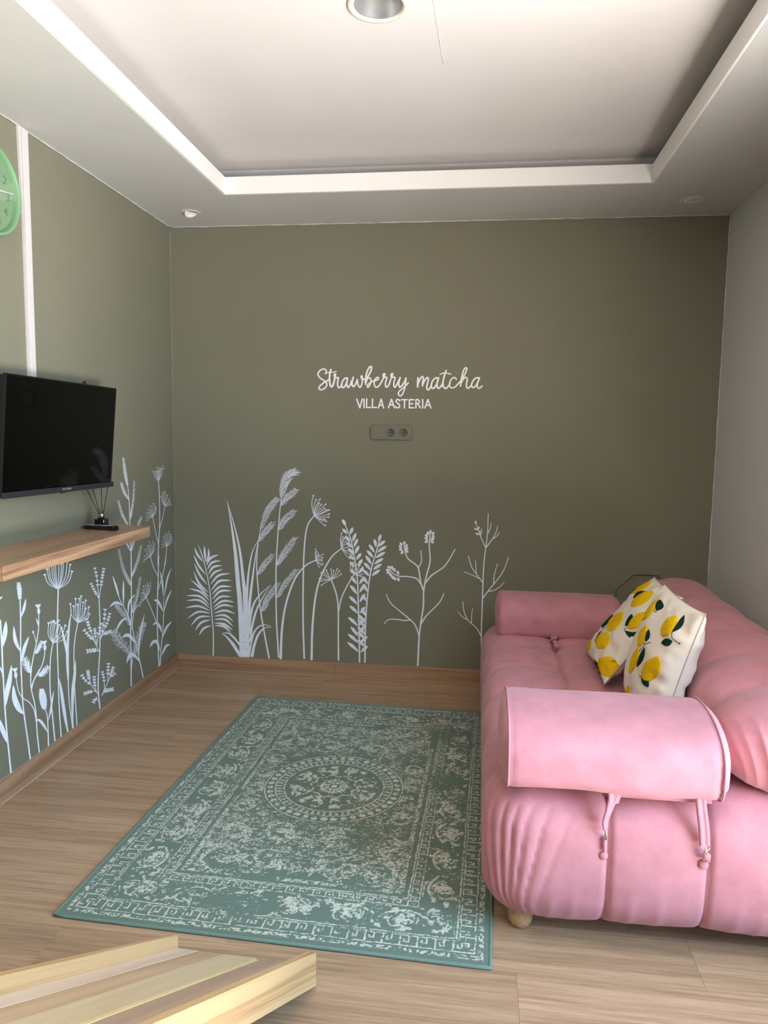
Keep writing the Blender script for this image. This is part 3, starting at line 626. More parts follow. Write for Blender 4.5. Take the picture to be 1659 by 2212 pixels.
for pts, wd in (([(459, 605), (425, 780), (372, 945)], 48), ([(239, 1095), (270, 1350), (362, 1565)], 66), ([(516, 1278), (430, 1500), (380, 1755)], 62)): p.L(pts, wd, .5)
p.at(*L2).S([(373, 0), (400, 600), (440, 950), (490, 1300), (543, 1688)], 22, 28); p.L([(233, 322), (255, 560), (330, 750), (425, 858)], 104, .5)
p.done('painted_wheat', wall_left)
p = Paint('left').at(*L1)
p.S([(0, 1000), (20, 1300), (35, 1600), (45, 1995)], 30, 28); p.L([(103, 1003), (85, 1230), (38, 1490)], 82, .5); p.L([(-80, 690), (0, 600), (42, 573)], 30, .5)
p.at(*L2).S([(45, 0), (75, 600), (110, 1100), (150, 1500), (198, 1952)], 26, 30); p.L([(203, -35), (165, 250), (112, 500), (90, 725)], 92, .5); p.L([(-25, -20), (18, 60), (55, 185)], 28, .5); p.L([(-60, 870), (40, 1130), (132, 1385)], 84, .5)
p.done('painted_leafy_stem', wall_left)

# ---- lettering on the back wall
M_LETTER = plain('lettering_white', rgb(250, 249, 249), 0.45, var=0.02)
p = Paint('back').at(*T1)
W1, W2 = 25, 18
def let(pts, w=W1): p.S(pts, w * 1.14, w * 1.14, 6)
let([(205, 198), (204, 165), (165, 141), (110, 158), (66, 205), (62, 258), (110, 312), (180, 358), (216, 405), (210, 448), (165, 495), (110, 514), (76, 494), (86, 455), (140, 405), (200, 366), (246, 335)], 22)
let([(206, 185), (200, 212), (182, 232), (215, 211), (290, 203), (350, 198), (387, 185)], 16)
let([(290, 152), (270, 220), (264, 330), (275, 420), (298, 460), (325, 435), (350, 350), (364, 262)], 27)
let([(364, 262), (376, 238), (360, 232), (348, 252), (356, 285), (385, 302), (422, 298), (410, 380), (414, 450), (434, 478), (465, 455), (492, 405)], 23)
let([(588, 306), (545, 308), (505, 350), (482, 415), (490, 462), (515, 475), (552, 430), (580, 350), (588, 306)], 24); let([(586, 306), (574, 400), (584, 452), (605, 470), (638, 420), (662, 352)], 25)
let([(692, 290), (674, 350), (668, 420), (684, 455), (715, 440), (745, 382), (764, 332)], 25); let([(764, 332), (770, 400), (790, 455), (816, 470), (842, 415), (852, 345), (834, 300), (830, 275), (846, 264), (850, 290), (866, 325), (905, 328)], 22)
let([(914, 418), (908, 340), (926, 230), (962, 135), (998, 98), (1018, 120), (1000, 190), (955, 270), (915, 350)], 25); let([(915, 390), (945, 318), (985, 300), (1008, 340), (995, 410), (962, 466), (940, 460), (956, 418), (1010, 380), (1058, 352)], 22)
let([(1058, 352), (1118, 340), (1144, 312), (1120, 292), (1078, 330), (1064, 400), (1080, 455), (1112, 470), (1162, 428), (1208, 350), (1240, 280)], 23)
let([(1240, 280), (1258, 238), (1244, 226), (1224, 250), (1238, 290), (1292, 294), (1270, 370), (1268, 440), (1290, 468), (1330, 420), (1360, 330), (1384, 270)], 23)
let([(1384, 270), (1400, 234), (1386, 224), (1364, 250), (1380, 290), (1438, 294), (1420, 370), (1418, 440), (1436, 470), (1478, 405), (1506, 345)], 23)
let([(1530, 296), (1510, 360), (1505, 430), (1525, 470), (1560, 440), (1608, 372), (1634, 302)], 25); let([(1636, 300), (1626, 400), (1608, 500), (1570, 595), (1530, 622), (1498, 594), (1512, 545), (1575, 490), (1640, 430), (1678, 388)], 22)
p.at(*T2)
let([(358, 300), (352, 380), (350, 462)], 27); let([(352, 420), (385, 340), (428, 278), (450, 302), (440, 390), (438, 446)], 25); let([(440, 420), (480, 340), (520, 298), (542, 318), (526, 400), (512, 480), (532, 514), (562, 498), (600, 430)], 25)
let([(722, 300), (670, 306), (622, 350), (596, 420), (602, 474), (636, 488), (682, 430), (716, 340), (724, 300)], 25); let([(724, 300), (702, 380), (700, 458), (725, 488), (770, 450), (802, 392)], 25)
let([(860, 167), (830, 260), (806, 360), (806, 440), (828, 478), (860, 488), (900, 450), (928, 405)], 26); let([(752, 237), (800, 220), (850, 211), (900, 225), (948, 233)], 18)
let([(1042, 330), (1028, 302), (990, 296), (946, 340), (922, 400), (930, 458), (965, 480), (1020, 464), (1070, 412), (1118, 360)], 22)
let([(1118, 448), (1125, 360), (1150, 250), (1180, 152), (1214, 120), (1230, 142), (1208, 212), (1160, 300), (1124, 372)], 24); let([(1128, 392), (1170, 320), (1214, 292), (1238, 322), (1226, 400), (1226, 458), (1250, 488), (1292, 458), (1322, 410)], 24)
let([(1448, 302), (1400, 302), (1352, 340), (1318, 408), (1322, 458), (1356, 472), (1402, 430), (1440, 350), (1458, 302)], 24); let([(1458, 302), (1430, 372), (1416, 440), (1440, 488), (1476, 474), (1503, 446)], 24)
p.done('script_lettering', wall_back, M_LETTER)['label'] = 'flowing white script lettering'
p = Paint('back').at(*T3)
for pl in ([(88, 100), (144, 256)], [(144, 256), (188, 100)], [(220, 100), (218, 258)], [(268, 98), (262, 250)], [(262, 250), (334, 247)], [(372, 98), (367, 252)], [(367, 252), (444, 250)], [(476, 258), (526, 100)], [(526, 100), (570, 258)], [(494, 208), (553, 208)], [(656, 256), (712, 104)], [(712, 104), (763, 256)], [(682, 206), (745, 206)],
           [(858, 132), (836, 108), (806, 112), (794, 145), (818, 172), (850, 200), (856, 236), (830, 256), (800, 252), (786, 236)], [(888, 112), (992, 112)], [(945, 112), (942, 260)], [(1032, 112), (1030, 256)], [(1032, 112), (1108, 112)], [(1032, 184), (1094, 184)], [(1030, 256), (1108, 256)],
           [(1148, 260), (1150, 110)], [(1150, 110), (1190, 112), (1210, 145), (1190, 178), (1152, 184)], [(1184, 184), (1226, 258)], [(1270, 108), (1270, 260)], [(1310, 260), (1364, 108)], [(1364, 108), (1416, 260)], [(1332, 210), (1396, 210)]):
    p.S(pl, 25, 25, 6)
p.done('capital_lettering', wall_back, M_LETTER)['label'] = 'white block capitals under the script'

# ================================================================== wall and ceiling fittings
def wb(px, py): return on(1, RD, px, py)
# --- socket strip
a = wb(*((760 + 335 / 8.295), 850 + 565 / 8.295)); b = wb(760 + 1078 / 8.295, 850 + 838 / 8.295)
sx0, sx1, sz0, sz1 = a[0], b[0], b[2], a[2]
sk = empty('socket_strip', ((sx0 + sx1) / 2, RD, sz0), 'sage painted triple socket strip under the white capital lettering', 'socket')
bm = bmesh.new(); vs_ = bm_box(bm, sx0, sx1, RD - .011, RD - .0002, sz0, sz1)
es = [e for e in bm.edges if abs((e.verts[0].co - e.verts[1].co).y) > .005]
bmesh.ops.bevel(bm, geom=es, offset=.014, segments=6, affect='EDGES', profile=.5)
es = [e for e in bm.edges if all(abs(v.co.y - (RD - .011)) < 1e-5 for v in e.verts)]
bmesh.ops.bevel(bm, geom=es, offset=.004, segments=3, affect='EDGES', profile=.5)
place('frame', bm_mesh('frame', bm), M_SOCKET, sk)
def u2w(X, Y): q = wb(760 + X / 8.295, 850 + Y / 8.295); return q[0], q[2]
q0 = u2w(385, 610); q1 = u2w(585, 790); box('blank_cover', q0[0], q1[0], RD - .0125, RD - .0108, q1[1], q0[1], M_SOCKET, sk, .0012, 2)
for (xa, xb, cx, cy) in ((612, 795, 702, 700), (845, 1025, 933, 701)):
    q0 = u2w(xa, 606); q1 = u2w(xb, 792); c = u2w(cx, cy)
    ins = box('socket_insert', q0[0], q1[0], RD - .0128, RD - .0108, q1[1], q0[1], M_SOCKET, sk, .0014, 2)
    Mx = Matrix.Translation((c[0], RD - .0128, c[1])) @ Matrix.Rotation(math.radians(90), 4, 'X')
    r = abs(u2w(cx + 65, cy)[0] - c[0])
    rec = lathe('recess', [(0.0001, .0004), (r * .92, .0004), (r, .0018), (r * 1.08, .0018), (r * 1.12, .0002)], 32, Mx, M_SOCKDARK, ins)
    bm = bmesh.new()
    for dx in (-.3, .3):
        g = bmesh.ops.create_cone(bm, cap_ends=True, segments=12, radius1=r * .12, radius2=r * .12, depth=.0014)
        for v in g['verts']: v.co = Mx @ (v.co + Vector((dx * r, 0, .0012)))
    for s_ in (-1, 1): bm_box(bm, -r * .10, r * .10, s_ * r * .82 - r * .10, s_ * r * .82 + r * .10, .0003, .0022, 0, 1, Mx)
    place('contact', bm_mesh('contact', bm), M_HOLE, ins)

# --- octagonal plaque behind the sofa
oc = empty('octagonal_plaque', (2.556, RD, .47), 'sage painted octagonal wall plaque behind the lemon cushions', 'wall plaque')
ocx, ocz, orr = 2.557, .495, .168
def octo(r): return [(ocx + r * math.cos(math.pi / 8 + i * math.pi / 4), ocz + r * math.sin(math.pi / 8 + i * math.pi / 4)) for i in range(8)]
vs, fs = [], []
for r, y in ((orr, RD - .0002), (orr, RD - .014), (orr - .004, RD - .016), (orr - .009, RD - .016), (orr - .012, RD - .013), (orr - .012, RD - .003)):
    vs += [(x, y, z) for x, z in octo(r)]
for k in range(5):
    for i in range(8): fs.append((k * 8 + i, k * 8 + (i + 1) % 8, k * 8 + 8 + (i + 1) % 8, k * 8 + 8 + i))
place('frame', mesh('frame', vs, [f[::-1] for f in fs]), M_SOCKET, oc)
vs = [(x, RD - .006, z) for x, z in octo(orr - .013)] + [(x, RD - .0004, z) for x, z in octo(orr - .013)]
place('panel', mesh('panel', vs, [tuple(range(8))[::-1]] + [(i, i + 8, (i + 1) % 8 + 8, (i + 1) % 8) for i in range(8)]), M_SAGE, oc)

# --- cable trunking above the television
tz0, tz1, ty = 1.47, ZB - .003, 2.614
tr = empty('cable_trunking', (0, ty, tz0), 'white plastic cable trunking running up the wall above the television', 'cable trunking')
box('base_channel', 0.0003, .012, ty - .019, ty + .019, tz0, tz1, M_WHITEPL, tr, .001, 1)
box('cover', .0122, .0165, ty - .0185, ty + .0185, tz0, tz1 - .004, M_WHITEPL, tr, .0025, 2)
bm = bmesh.new()
for yy in (-.008, .006): bm_box(bm, .0165, .0172, ty + yy, ty + yy + .0025, tz0, tz1 - .006)
place('ridge', bm_mesh('ridge', bm), M_WHITEPL, tr)
bm = bmesh.new(); vs_ = bm_box(bm, 0.0005, .009, ty - .030, ty - .0195, 2.13, tz1 - .002)
for v in vs_:
    if v.co.z < 2.2 and v.co.y < ty - .025: v.co.y = ty - .0205
place('loose_edge', bm_mesh('loose_edge', bm), M_WHITEPL, tr)

# --- wall clock
ck = empty('wall_clock', (0, 2.396, 2.158), 'round mint green wall clock beside the white trunking', 'clock')
Mc = Matrix.Translation((0.0005, 2.396, 2.158)) @ Matrix.Rotation(math.radians(90), 4, 'Y') @ Matrix.Rotation(math.radians(90), 4, 'Z')
R = .152
lathe('rim', [(R * .905, .0125), (R * .935, .0335), (R * .945, .0350), (R * .985, .0350), (R, .0335), (R * 1.0, .030), (R * .93, .0)], 96, Mc, M_MINT, ck)
lathe('face', [(0.0001, .0128), (R * .91, .0128), (R * .90, 0.004), (R * .5, .0002)], 64, Mc, M_MINTFACE, ck, False)
for h in range(1, 13):
    a = math.radians(90 - 30 * h); r = R * .70
    text_obj('numeral', str(h), .042, M_MINTDARK, ck, Mc @ Matrix.Translation((r * math.cos(a), r * math.sin(a), .0132)))
def hand(name, ang, l, w0, w1, z):
    bm = bmesh.new(); g = bm_box(bm, -.018, l, -.5, .5, z, z + .0012)
    for v in g: v.co.y *= (w0 if v.co.x < 0 else w1)
    Mh = Mc @ Matrix.Rotation(math.radians(ang), 4, 'Z')
    for v in bm.verts: v.co = Mh @ v.co
    place(name, bm_mesh(name, bm), M_WHITEPL, ck)
hand('hour_hand', 118, .085, .007, .0035, .0165); hand('minute_hand', 8, .128, .006, .003, .0195)
lathe('hand_cap', [(0.0001, .023), (.006, .0225), (.007, .0205), (.007, .0132)], 20, Mc, M_WHITEPL, ck)
lathe('glass', [(0.0001, .0262), (R * .925, .0262), (R * .925, .0275), (.0001, .0275)], 64, Mc, M_GLASS, ck, False)

# --- ceiling lights
dl = empty('downlight', (LX, LY, ZT), 'large round downlight with ribbed reflector in the raised ceiling', 'ceiling light')
Md = Matrix.Translation((LX, LY, ZT)) @ Matrix.Rotation(math.pi, 4, 'X')
lathe('rim', [(LR, .0), (LR, .003), (LR * .96, .0055), (LR * .84, .005), (LR * .79, .001), (LR * .79, -.004)], 64, Md, M_RIM, dl)
lathe('reflector', [(LR * .785, .001), (LR * .76, -.012), (LR * .66, -.050)], 64, Md, M_STEEL, dl)
vs, fs = [], []
for i in range(96):
    a = 2 * math.pi * i / 96; k = 1 if i % 2 else .965
    for r, z in ((LR * .66, -.050), (LR * .56, -.100), (LR * .25, -.125)): vs.append(Md @ Vector((r * k * math.cos(a), r * k * math.sin(a), z)))
for i in range(96):
    j = (i + 1) % 96
    for q in (0, 1): fs.append((i * 3 + q, j * 3 + q, j * 3 + q + 1, i * 3 + q + 1))
place('ribbed_reflector', mesh('ribbed_reflector', vs, fs), M_STEEL, dl)
lathe('bulb', [(0.0001, -.020), (.018, -.024), (.028, -.038), (.030, -.060), (.022, -.095), (.014, -.120)], 32, Md, M_BULB, dl)
for nm, (px, py, ww), lab, tilt in (('spotlight', (412, 459, 38), 'small tilted white spotlight in the ceiling border above the left corner', 24), ('spotlight', (1494, 432, 44), 'small flush white spotlight in the ceiling border above the sofa', 4)):
    c = on(2, ZB, px, py); r = ww / 2 * np.linalg.norm(c - CAM) / F_PX
    sp = empty(nm, tuple(c), lab, 'ceiling light', 'spotlights in the ceiling border')
    Ms = Matrix.Translation(tuple(c)) @ Matrix.Rotation(math.pi, 4, 'X')
    lathe('rim', [(r, .0), (r, .0018), (r * .95, .003), (r * .72, .0026), (r * .68, .0006), (.0001, .0004)], 40, Ms, M_RIM, sp)
    Mt = Ms @ Matrix.Translation((0, 0, .0)) @ Matrix.Rotation(math.radians(tilt), 4, 'Y') @ Matrix.Rotation(math.radians(-tilt * .6), 4, 'X')
    lathe('lamp', [(r * .66, -.004), (r * .66, .004), (r * .60, .0065), (r * .50, .0062), (r * .42, .003), (r * .14, .0016), (.0001, .0018)], 32, Mt, M_BULB if tilt > 10 else M_RIM, sp)

# ================================================================== television, shelf and what stands on it
def rotv(wv):
    t = np.linalg.norm(wv); return Matrix.Rotation(t, 4, Vector(wv))
Mtv = Matrix.Translation((0.0963, 2.6811, 1.3201)) @ rotv((-0.0087, 0.0825, -0.0225))
tv = empty('television', (0.0963, 2.6811, 1.107), 'flat black television on the left wall above the floating shelf', 'television')
TW, TH = .73, .425
def tbox(name, x0, x1, y0, y1, z0, z1, mat, bev=.002, par=None):
    bm = bmesh.new(); bm_box(bm, x0, x1, y0, y1, z0, z1, bev, 2, Mtv); return place(name, bm_mesh(name, bm), mat, par or tv)
bm = bmesh.new()
for a in ((-TW / 2, -TW / 2 + .006, -TH / 2, TH / 2), (TW / 2 - .006, TW / 2, -TH / 2, TH / 2)): bm_box(bm, -.012, 0, *a, .0015, 2, Mtv)
for a in ((-TW / 2 + .006, TW / 2 - .006, TH / 2 - .006, TH / 2), (-TW / 2 + .006, TW / 2 - .006, -TH / 2, -TH / 2 + .018)): bm_box(bm, -.012, 0, *a, .0015, 2, Mtv)
place('bezel', bm_mesh('bezel', bm), M_BLACK, tv)
tbox('screen', -.010, -.0022, -TW / 2 + .0062, TW / 2 - .0062, -TH / 2 + .0182, TH / 2 - .0062, M_SCREEN, 0)
tbox('back_cover', -.030, -.0122, -TW / 2 + .004, TW / 2 - .004, -TH / 2 + .004, TH / 2 - .004, M_BLACK, .006)
tbox('back_housing', -.062, -.0302, -TW / 2 + .10, TW / 2 - .10, -TH / 2 + .01, TH / 2 - .10, M_BLACK, .008)
bar = tbox('lower_bar', .0002, .009, -TW / 2, TW / 2 + .006, -TH / 2 - .002, -TH / 2 + .020, M_BAR, .0025)
led = tbox('standby_light', -.006, .004, -.012, .016, -TH / 2 - .007, -TH / 2 - .002, M_RED, .0015)
text_obj('brand_lettering', 'POLYTRON', .0115, M_GREYTEXT, bar, Mtv @ Matrix.Translation((.0093, .012, -TH / 2 + .010)) @ Matrix.Rotation(math.radians(90), 4, 'Y') @ Matrix.Rotation(math.radians(90), 4, 'Z'))
# cable loop that peeps over the upper edge, and the wall bracket
tube('cable_loop', [Mtv @ Vector(q) for q in ((-.020, .133, TH / 2 - .004), (-.020, .135, TH / 2 + .006), (-.020, .143, TH / 2 + .010), (-.020, .152, TH / 2 + .006), (-.020, .154, TH / 2 - .004))], .0028, M_BLACK, tv, 8)
bm = bmesh.new(); bm_box(bm, 0.0004, .006, 2.60, 2.76, 1.23, 1.40); bm_box(bm, .006, .040, 2.66, 2.70, 1.28, 1.35)
place('wall_bracket', bm_mesh('wall_bracket', bm), M_BLACK, tv)

SHZ = .929
sh = empty('floating_shelf', (0, 2.56, SHZ - .047), 'oak floating shelf on the left wall under the television', 'shelf')
box('board', 0.0004, .2485, 2.056, 3.074, SHZ - .0465, SHZ - .0008, M_SHELF, sh, .0008, 1)
bm = bmesh.new(); bm_box(bm, 0.0004, .2492, 2.0552, 3.0748, SHZ - .0008, SHZ)
M_SHTOP = wood('shelf_top_oak', rgb(120, 90, 66), rgb(176, 140, 108), 'y', 60, .3, False, 1.2, .07, 5)
place('top_veneer', bm_mesh('top_veneer', bm), M_SHTOP, sh)
# reed diffuser
dx, dy = .088, 2.952
df = empty('reed_diffuser', (dx, dy, SHZ), 'black reed diffuser bottle with silver collar and four black reeds on the shelf', 'diffuser')
bm = bmesh.new(); bm_box(bm, dx - .022, dx + .022, dy - .022, dy + .022, SHZ + .0003, SHZ + .042, .004, 3)
place('bottle', bm_mesh('bottle', bm), plain('black_glass', rgb(8, 8, 9), .08, var=0), df)
lathe('collar', [(.0001, .064), (.010, .064), (.014, .0638), (.0142, .062), (.0142, .0425), (.012, .0415), (.0001, .0415)], 32, Matrix.Translation((dx, dy, SHZ)), M_CHROME, df)
for (px, py), bx in zip(((188, 1058), (200, 1056), (219, 1053), (233, 1051)), (-.003, -.001, .002, .004)):
    e = on(1, dy + (.01 if bx > 0 else -.02), px, py); tube('reed', [(dx + bx, dy + bx, SHZ + .050), (max(e[0], .004), e[1], e[2])], .0016, M_BLACK, df, 8)
# remote control
rc = empty('remote_control', (.10, 2.89, SHZ), 'black remote control lying on the shelf before the diffuser', 'remote control')
A = on(2, SHZ + .008, 170, 1137); Bp = on(2, SHZ + .010, 251, 1141)
A[0] = max(A[0], .02); ax = Vector((Bp - A)); ax.z = 0; ln = ax.length; ax.normalize(); sd = Vector((0, 0, 1)).cross(ax)
prof = [(-.020, .0045), (-.019, .012), (-.013, .0165), (.013, .0165), (.019, .012), (.020, .0045), (.012, .0006), (-.012, .0006)]
vs, fs = [], []; st = [(0, .55, .7), (.012, .86, .9), (.03, .96, .98), (.10, 1, 1), (ln - .02, 1, 1.12), (ln - .006, .97, 1.16), (ln, .84, 1.0)]
for t, kw, kh in st:
    for u, v in prof: vs.append(Vector(A) * 1 + ax * t + sd * u * kw); vs[-1].z = SHZ + v * kh
n = len(prof)
for i in range(len(st) - 1):
    for k in range(n): fs.append((i * n + k, (i + 1) * n + k, (i + 1) * n + (k + 1) % n, i * n + (k + 1) % n))
fs.append(tuple(range(n))); fs.append(tuple((len(st) - 1) * n + k for k in range(n))[::-1])
place('body', mesh('body', vs, [f[::-1] for f in fs]), M_BLACK, rc)
bm = bmesh.new()
for i in range(11):
    for j in (-1, 0, 1):
        c = Vector(A) + ax * (.016 + i * (ln - .04) / 10) + sd * j * .009
        Mb = Matrix.Translation((c.x, c.y, SHZ + (.0175 if i < 9 else .0186) + i * .00006)) @ Matrix.Rotation(math.atan2(ax.y, ax.x), 4, 'Z')
        bm_box(bm, -.0032, .0032, -.003, .003, -.0008, .0012, .0006, 1, Mb)
tag(place('buttons', bm_mesh('buttons', bm), M_GREYTEXT, rc), kind='stuff')

# ================================================================== pink sofa
SX0, SX1, SY0, SY1 = 1.728, 2.80, 1.842, 3.66
SEAT = .442
XS = [2.04, 2.285, 2.53]
YS = [2.10, 2.385, 2.67, 2.955, 3.26]
def rounded(name, lo, hi, r, step, disp):
    """Soft upholstered block: cube grid wrapped on a rounded box, then pulled in along the seams."""
    lo, hi = np.array(lo, float), np.array(hi, float); c = (lo + hi) / 2; h = (hi - lo) / 2
    r = np.minimum(np.array(r, float) * np.ones(3), h * .999)
    V = {}; verts = []; faces = []
    nseg = [max(4, int(round(2 * h[i] / step))) for i in range(3)]
    def vid(ix, iy, iz):
        k = (ix, iy, iz)
        if k not in V: V[k] = len(verts); verts.append(k)
        return V[k]
    for ax in range(3):
        a, b = [(1, 2), (2, 0), (0, 1)][ax]
        for side in (0, nseg[ax]):
            for i in range(nseg[a]):
                for j in range(nseg[b]):
                    q = []
                    for di, dj in ((0, 0), (1, 0), (1, 1), (0, 1)):
                        k = [0, 0, 0]; k[ax] = side; k[a] = i + di; k[b] = j + dj; q.append(vid(*k))
                    faces.append(q if side else q[::-1])
    P = np.array(verts, float) / np.array(nseg) * 2 - 1
    P *= h
    inner = np.clip(P, -(h - r), h - r); d = (P - inner) / r
    d /= np.linalg.norm(d, axis=1)[:, None] + 1e-12
    pos = inner + d * r + c
    nrm = d / r; nrm /= np.linalg.norm(nrm, axis=1)[:, None]
    return pos, nrm, faces
def creases(x, seams, w): return np.exp(-np.abs(x[:, None] - np.array(seams)[None]) / w).max(1)
sofa = empty('sofa', (2.26, 2.75, 0), 'pink velvet tufted sofa with bolster arms along the right wall', 'sofa')

pos, nrm, fc = rounded('base', (SX0, SY0, .055), (SX1, SY1, SEAT), (.115, .10, .115), .0068, None)
x, y, z = pos.T
top = np.clip(nrm[:, 2], 0, 1); nf = np.clip(-nrm[:, 1], 0, 1); ff = np.clip(-nrm[:, 0], 0, 1)
bulge = .016 * nf * np.sin(np.pi * np.clip((z - .06) / .38, 0, 1)) + .010 * ff * np.sin(np.pi * np.clip((z - .06) / .38, 0, 1))
cx_ = creases(x, XS, .040); cy_ = creases(y, YS, .048)
disp = bulge - (.024 * cx_ * np.maximum(top, .38 * nf)) - (.022 * cy_ * np.maximum(top, .75 * ff)) - .010 * cx_ * cy_ * top
# sharp seam line in the valley
disp -= .011 * np.exp(-(np.abs(x[:, None] - np.array(XS)[None]).min(1) / .0065) ** 2) * np.maximum(top, nf)
disp -= .009 * np.exp(-(np.abs(y[:, None] - np.array(YS)[None]).min(1) / .0065) ** 2) * np.maximum(top, ff)
# gathered pleats round the near corner, converging towards the floor
s = (x - SX0) - (y - SY0)
zz = np.clip((z - .07) / .30, 0, 1)
corner = (y < SY0 + .25) & (x < SX0 + .25) & (z < .42)
for s0, am in ((-.16, .006), (-.11, .008), (-.062, .009), (-.018, .010), (.020, .011), (.052, .011), (.082, .009), (.118, .007), (.165, .003)):
    c0 = s0 * (.50 + .75 * zz) + .030 * (1 - zz)
    disp -= np.where(corner, 1.5 * am * np.exp(-np.abs(s - c0) / .008) * np.sin(np.pi * np.clip((z - .055) / .34, 0, 1)) ** .6, 0)
# soft folds low on the near face
for s0 in (1.90, 1.955, 2.10, 2.17, 2.36, 2.42):
    disp += .003 * np.exp(-((x - s0 - .02 * (z - .1)) / .012) ** 2) * nf * np.exp(-((z - .12) / .07) ** 2)
pos = pos + nrm * disp[:, None]
pos[:, 2] += .006 * np.sin(x * 9) * np.clip((.1 - z) / .05, 0, 1)
place('base_cushion', mesh('base_cushion', pos, fc, True), M_PINK, sofa)

# back bolster
pos, nrm, fc = rounded('back', (2.325, SY0 + .010, .418), (2.79, SY1 - .01, .695), (.225, .15, .138), .0072, None)
x, y, z = pos.T; nf = np.clip(-nrm[:, 1], 0, 1)
disp = .008 * np.ones(len(x)) - .026 * creases(y, YS, .050) * (1 - nf) - .010 * np.exp(-(np.abs(y[:, None] - np.array(YS)[None]).min(1) / .007) ** 2)
an = np.arctan2(z - .70, x - 2.56)
for x0, am in ((2.335, .004), (2.365, .005), (2.405, .009), (2.45, .010), (2.50, .008), (2.56, .008), (2.63, .008), (2.70, .008)):
    xc = x0 + (.47 - x0) * .0 + (2.52 - x0) * .42 * np.clip((.64 - z) / .2, 0, 1)
    disp += np.where((y < 2.0), am * (np.exp(-np.abs(x - xc) / .010) - .4 * np.exp(-((x - xc) / .03) ** 2)) * np.clip((.645 - z) / .06, 0, 1) * np.clip((z - .41) / .05, 0, 1) * nf ** .5, 0)
for k in range(26):      # gathered stitching by the first cross seam
    ph = k / 26 * math.pi
    disp += .0025 * np.exp(-((an - ph + .4) / .035) ** 2) * np.exp(-np.abs(y - 2.122) / .014)
pos[:, 0] += .05 * np.clip(y - 2.0, 0, 2) * np.clip((2.79 - x) / .3, 0, 1)
place('back_bolster', mesh('back_bolster', pos + nrm * disp[:, None], fc, True), M_PINK, sofa)

def arm(name, ylo, yhi, zlo, zhi, x0, x1, front, lean=0.0):
    """Half-round bolster: flat underside, domed top, closed by sewn end caps. front=-1: bulging side towards -y."""
    n = 56; prof = []
    cy, cz = (ylo + yhi) / 2, (zlo + zhi) / 2; hy, hz = (yhi - ylo) / 2, (zhi - zlo) / 2
    for i in range(n):
        a = 2 * math.pi * i / n; c, s_ = math.cos(a), math.sin(a)
        ex = 2.3 if s_ > 0 else 4.5
        u = abs(c) ** (2 / ex) * (1 if c > 0 else -1); v = abs(s_) ** (2 / ex) * (1 if s_ > 0 else -1)
        prof.append(np.array([cy + hy * u, cz + hz * v + (0.012 * front * -u if lean == 0 else lean * u)]))
    prof = np.array(prof); cen = prof.mean(0)
    rings = [(x0 - .020, .30), (x0 - .017, .60), (x0 - .010, .85), (x0 - .002, .955), (x0 + .006, .992), (x0 + .009, .984), (x0 + .014, .998)]
    m = 40
    rings += [(x0 + .03 + (x1 - x0 - .06) * i / m, 1.0 + .012 * math.sin(math.pi * i / m)) for i in range(m + 1)]
    rings += [(x1 - .014, .998), (x1 - .009, .984), (x1 - .006, .992), (x1 + .004, .955), (x1 + .018, .85), (x1 + .026, .60), (x1 + .030, .30)]
    vs, fs = [], []; rg = random.Random(int(ylo * 1000))
    ph = [rg.uniform(0, 6.28) for _ in range(4)]
    for k, (xx, sc) in enumerate(rings):
        edge = math.exp(-min(abs(xx - x0), abs(xx - x1)) / .05)
        for i, q in enumerate(prof):
            w_ = .0018 * edge * math.sin(i * 2.9 + ph[0]) + .0016 * math.sin(xx * 21 + i * .23 + ph[1]) + .0012 * math.sin(xx * 47 - i * .6 + ph[2])
            p_ = cen + (q - cen) * sc * (1 + w_ * 3)
            if p_[1] < zlo + .03: p_[1] += .003 * math.sin(xx * 15 + ph[3])
            vs.append((xx, p_[0], p_[1]))
    R_ = len(rings)
    for k in range(R_ - 1):
        for i in range(n): fs.append((k * n + i, k * n + (i + 1) % n, (k + 1) * n + (i + 1) % n, (k + 1) * n + i))
    vs.append((x0 - .021, cen[0], cen[1])); vs.append((x1 + .031, cen[0], cen[1]))
    for i in range(n):
        fs.append((len(vs) - 2, (i + 1) % n, i)); fs.append((len(vs) - 1, (R_ - 1) * n + i, (R_ - 1) * n + (i + 1) % n))
    o = place(name, mesh(name, vs, fs, True), M_PINK, sofa)
    for xx in (x0 + .002, x1 - .002):
        tube('piping', [(xx, *(cen + (q - cen) * 1.004)) for q in prof], .0030, M_PINK, o, 6, True)
    return o
a1 = arm('arm_bolster', 1.800, 2.140, .458, .640, 1.778, 2.300, -1)
a2 = arm('arm_bolster', 3.345, 3.640, .425, .603, 1.800, 2.330, -1)
a1['label'] = 'near bolster arm with two hanging straps'; a2['label'] = 'far bolster arm by the back wall'
# flat fabric skirts under the bolsters
box('bolster_flap', 2.02, 2.285, 1.842, 2.0, .442, .4575, M_PINK, sofa, .002, 2)
box('bolster_flap', 1.835, 2.31, 3.355, 3.6, .415, .4235, M_PINK, sofa, .002, 2)

